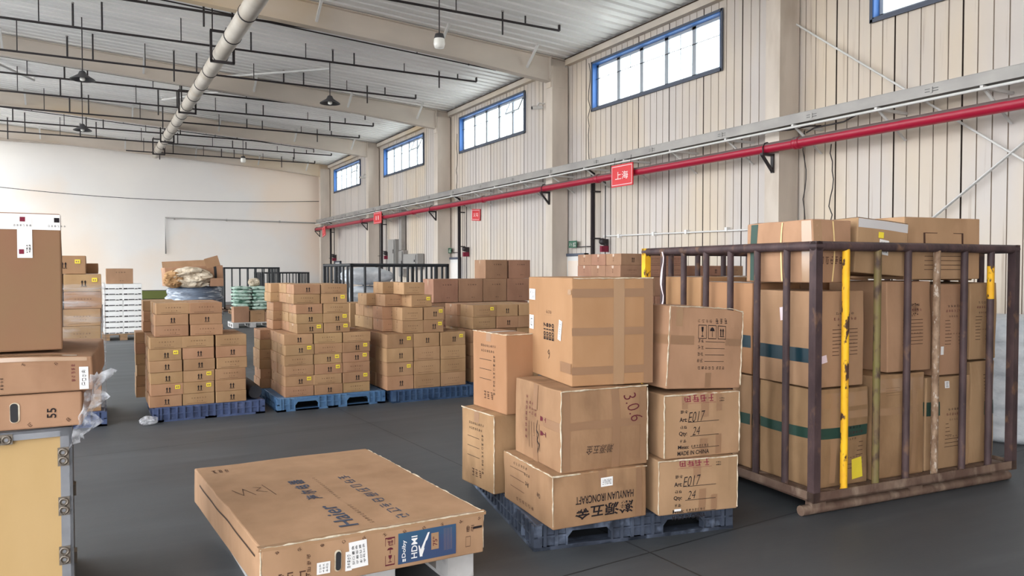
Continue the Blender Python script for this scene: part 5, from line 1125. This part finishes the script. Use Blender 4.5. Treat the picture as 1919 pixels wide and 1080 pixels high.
# wrapped coil bundle with an open box and bag on top
timber_pallet('timber pallet under the dark wrapped bundle behind the indigo pallet', (.95, 12.95), 0, 1.0, 1.0)
mb = MB(); prof = [(.05, 0), (.40, .0)]
for i in range(24): prof.append((.43 + .022 * sin(i * 2.3) + .012 * sin(i * 5.1), .02 + i * .048))
prof += [(.36, 1.165), (.0, 1.17)]; mb.lathe(prof, (0, 0, 0), 'sackclear', 28); tag(mb.build('wrapped_bundle', None, (1.43, 13.45, .142)), 'shiny dark plastic-wrapped round bundle behind the indigo pallet stack', 'bundle')
o = carton('open_cardboard_box', 'long open cardboard box tipped on the wrapped bundle', 'box', (.98, 13.22), 1.315, 2, (.88, .5, .30), 'kraft', bulge=.012, dent=.012, n=7, seed=120, tilt=-3, seam=False, tapes=[('front', .3, -.14, .34, .14, 'dark')])
mb = MB(); mb.bar((.30, -.25, .28), (.26, -.27, .44), .22, .01, 'kraft', (0, 1, 0)); mb.build('box_flap', o); mb = MB(); mb.bar((0, .24, .28), (0, .3, .40), .84, .01, 'kraft', (0, 1, 0)); mb.build('box_flap', o)
o = sackmesh(.52, .22, .34, 'sackbeige', 14, .05, .28).build('crumpled_bag', None, (1.36, 13.08, 1.29)); tag(o, 'crumpled beige plastic bag on the wrapped bundle in front of the open box', 'bag')
o = sackmesh(.26, .2, .28, 'kraft_bright', 15, .03, .22).build('paper_bag', None, (1.08, 13.08, 1.29)); tag(o, 'creased brown paper bag left of the beige bag on the bundle', 'bag')
small('small brown carton at right on the wrapped bundle', None, 1.72, 13.07, 1.315, 0, (.2, .2, .13), 'P', mat='kraft_dark', name='cardboard_box', cat='box')
# olive bin
e = empty('steel_bin', (1.8, 27.4, 0)); tag(e, 'olive green steel bin with dark open front near the end wall', 'bin')
mb = MB(); mb.bb((-.5, -.4, .62), (.5, .4, .88), 'olive'); mb.bb((-.48, -.38, .88), (.48, .38, .885), 'dark'); mb.build('bin_body', e)  # dark sheet on top paints the shade inside the bin
for sx in (-1, 1):
    for sy in (-1, 1): mb = MB(); mb.bb((sx * .5, sy * .4, 0), (sx * .44, sy * .34, .62), 'irondark'); mb.build('leg', e)
mb = MB(); mb.bb((-.44, -.3, .05), (.44, .38, .6), 'irondark'); mb.build('opening_shade', e)  # dark block stands in for the shaded opening below the bin
# black bags between pallets, white wrapped foam by the wall
mb = MB(); mb.tube([(0, y_ * .05, 0) for y_ in range(16)], [.078 if k % 2 else .07 for k in range(16)], 'pal_black', 12); tag(mb.build('black_film_roll', None, (1.53, 8.62, .23)), 'ribbed black roll lying on the indigo pallet edge beside the middle stack', 'roll')
o = sackmesh(.16, .12, .09, 'crinkle', 33, .02).build('film_scrap', None, (.45, 8.46, 0)); tag(o, 'small scrap of clear film at the front left corner of the indigo pallet', 'plastic wrap')
q_ = R2(CP[0], CP[1], CR, -.035, 1.62); mb = MB(); st_ = [(0.004 * sin(k * 1.7), -.018 - .012 * sin(k * .9), -.045 * k) for k in range(13)]; vs = []; fs = []
for k, p_ in enumerate(st_): vs += [(p_[0], p_[1] - .008, p_[2]), (p_[0] + .006 * sin(k), p_[1] + .009, p_[2])]
for k in range(12): fs.append((2 * k, 2 * k + 1, 2 * k + 3, 2 * k + 2))
mb.add(vs, fs, 'pinkpaper', True); tag(mb.build('hanging_strip', None, (q_[0], q_[1], 1.74)), 'thin white torn strip hanging on the left side of the big cage', 'strip')
g_ = 'white wrapped rolls beyond the cage'
for k, (x, y) in enumerate([(7.75, 3.95), (7.9, 5.2)]):
    mb = MB(); prof = [(.02, 0), (.52, 0)] + [(.56 + .02 * sin(i * 2.1 + k), .03 + i * .05) for i in range(22)] + [(.46, 1.14), (.0, 1.15)]
    mb.lathe(prof, (0, 0, 0), 'sackwhite', 30); tag(mb.build('wrapped_roll', None, (x, y, 0)), ['bulky white film-wrapped roll just right of the cage', 'second white wrapped roll hidden behind the first, beyond the cage'][k], 'roll', g_)
for k in range(2): pass
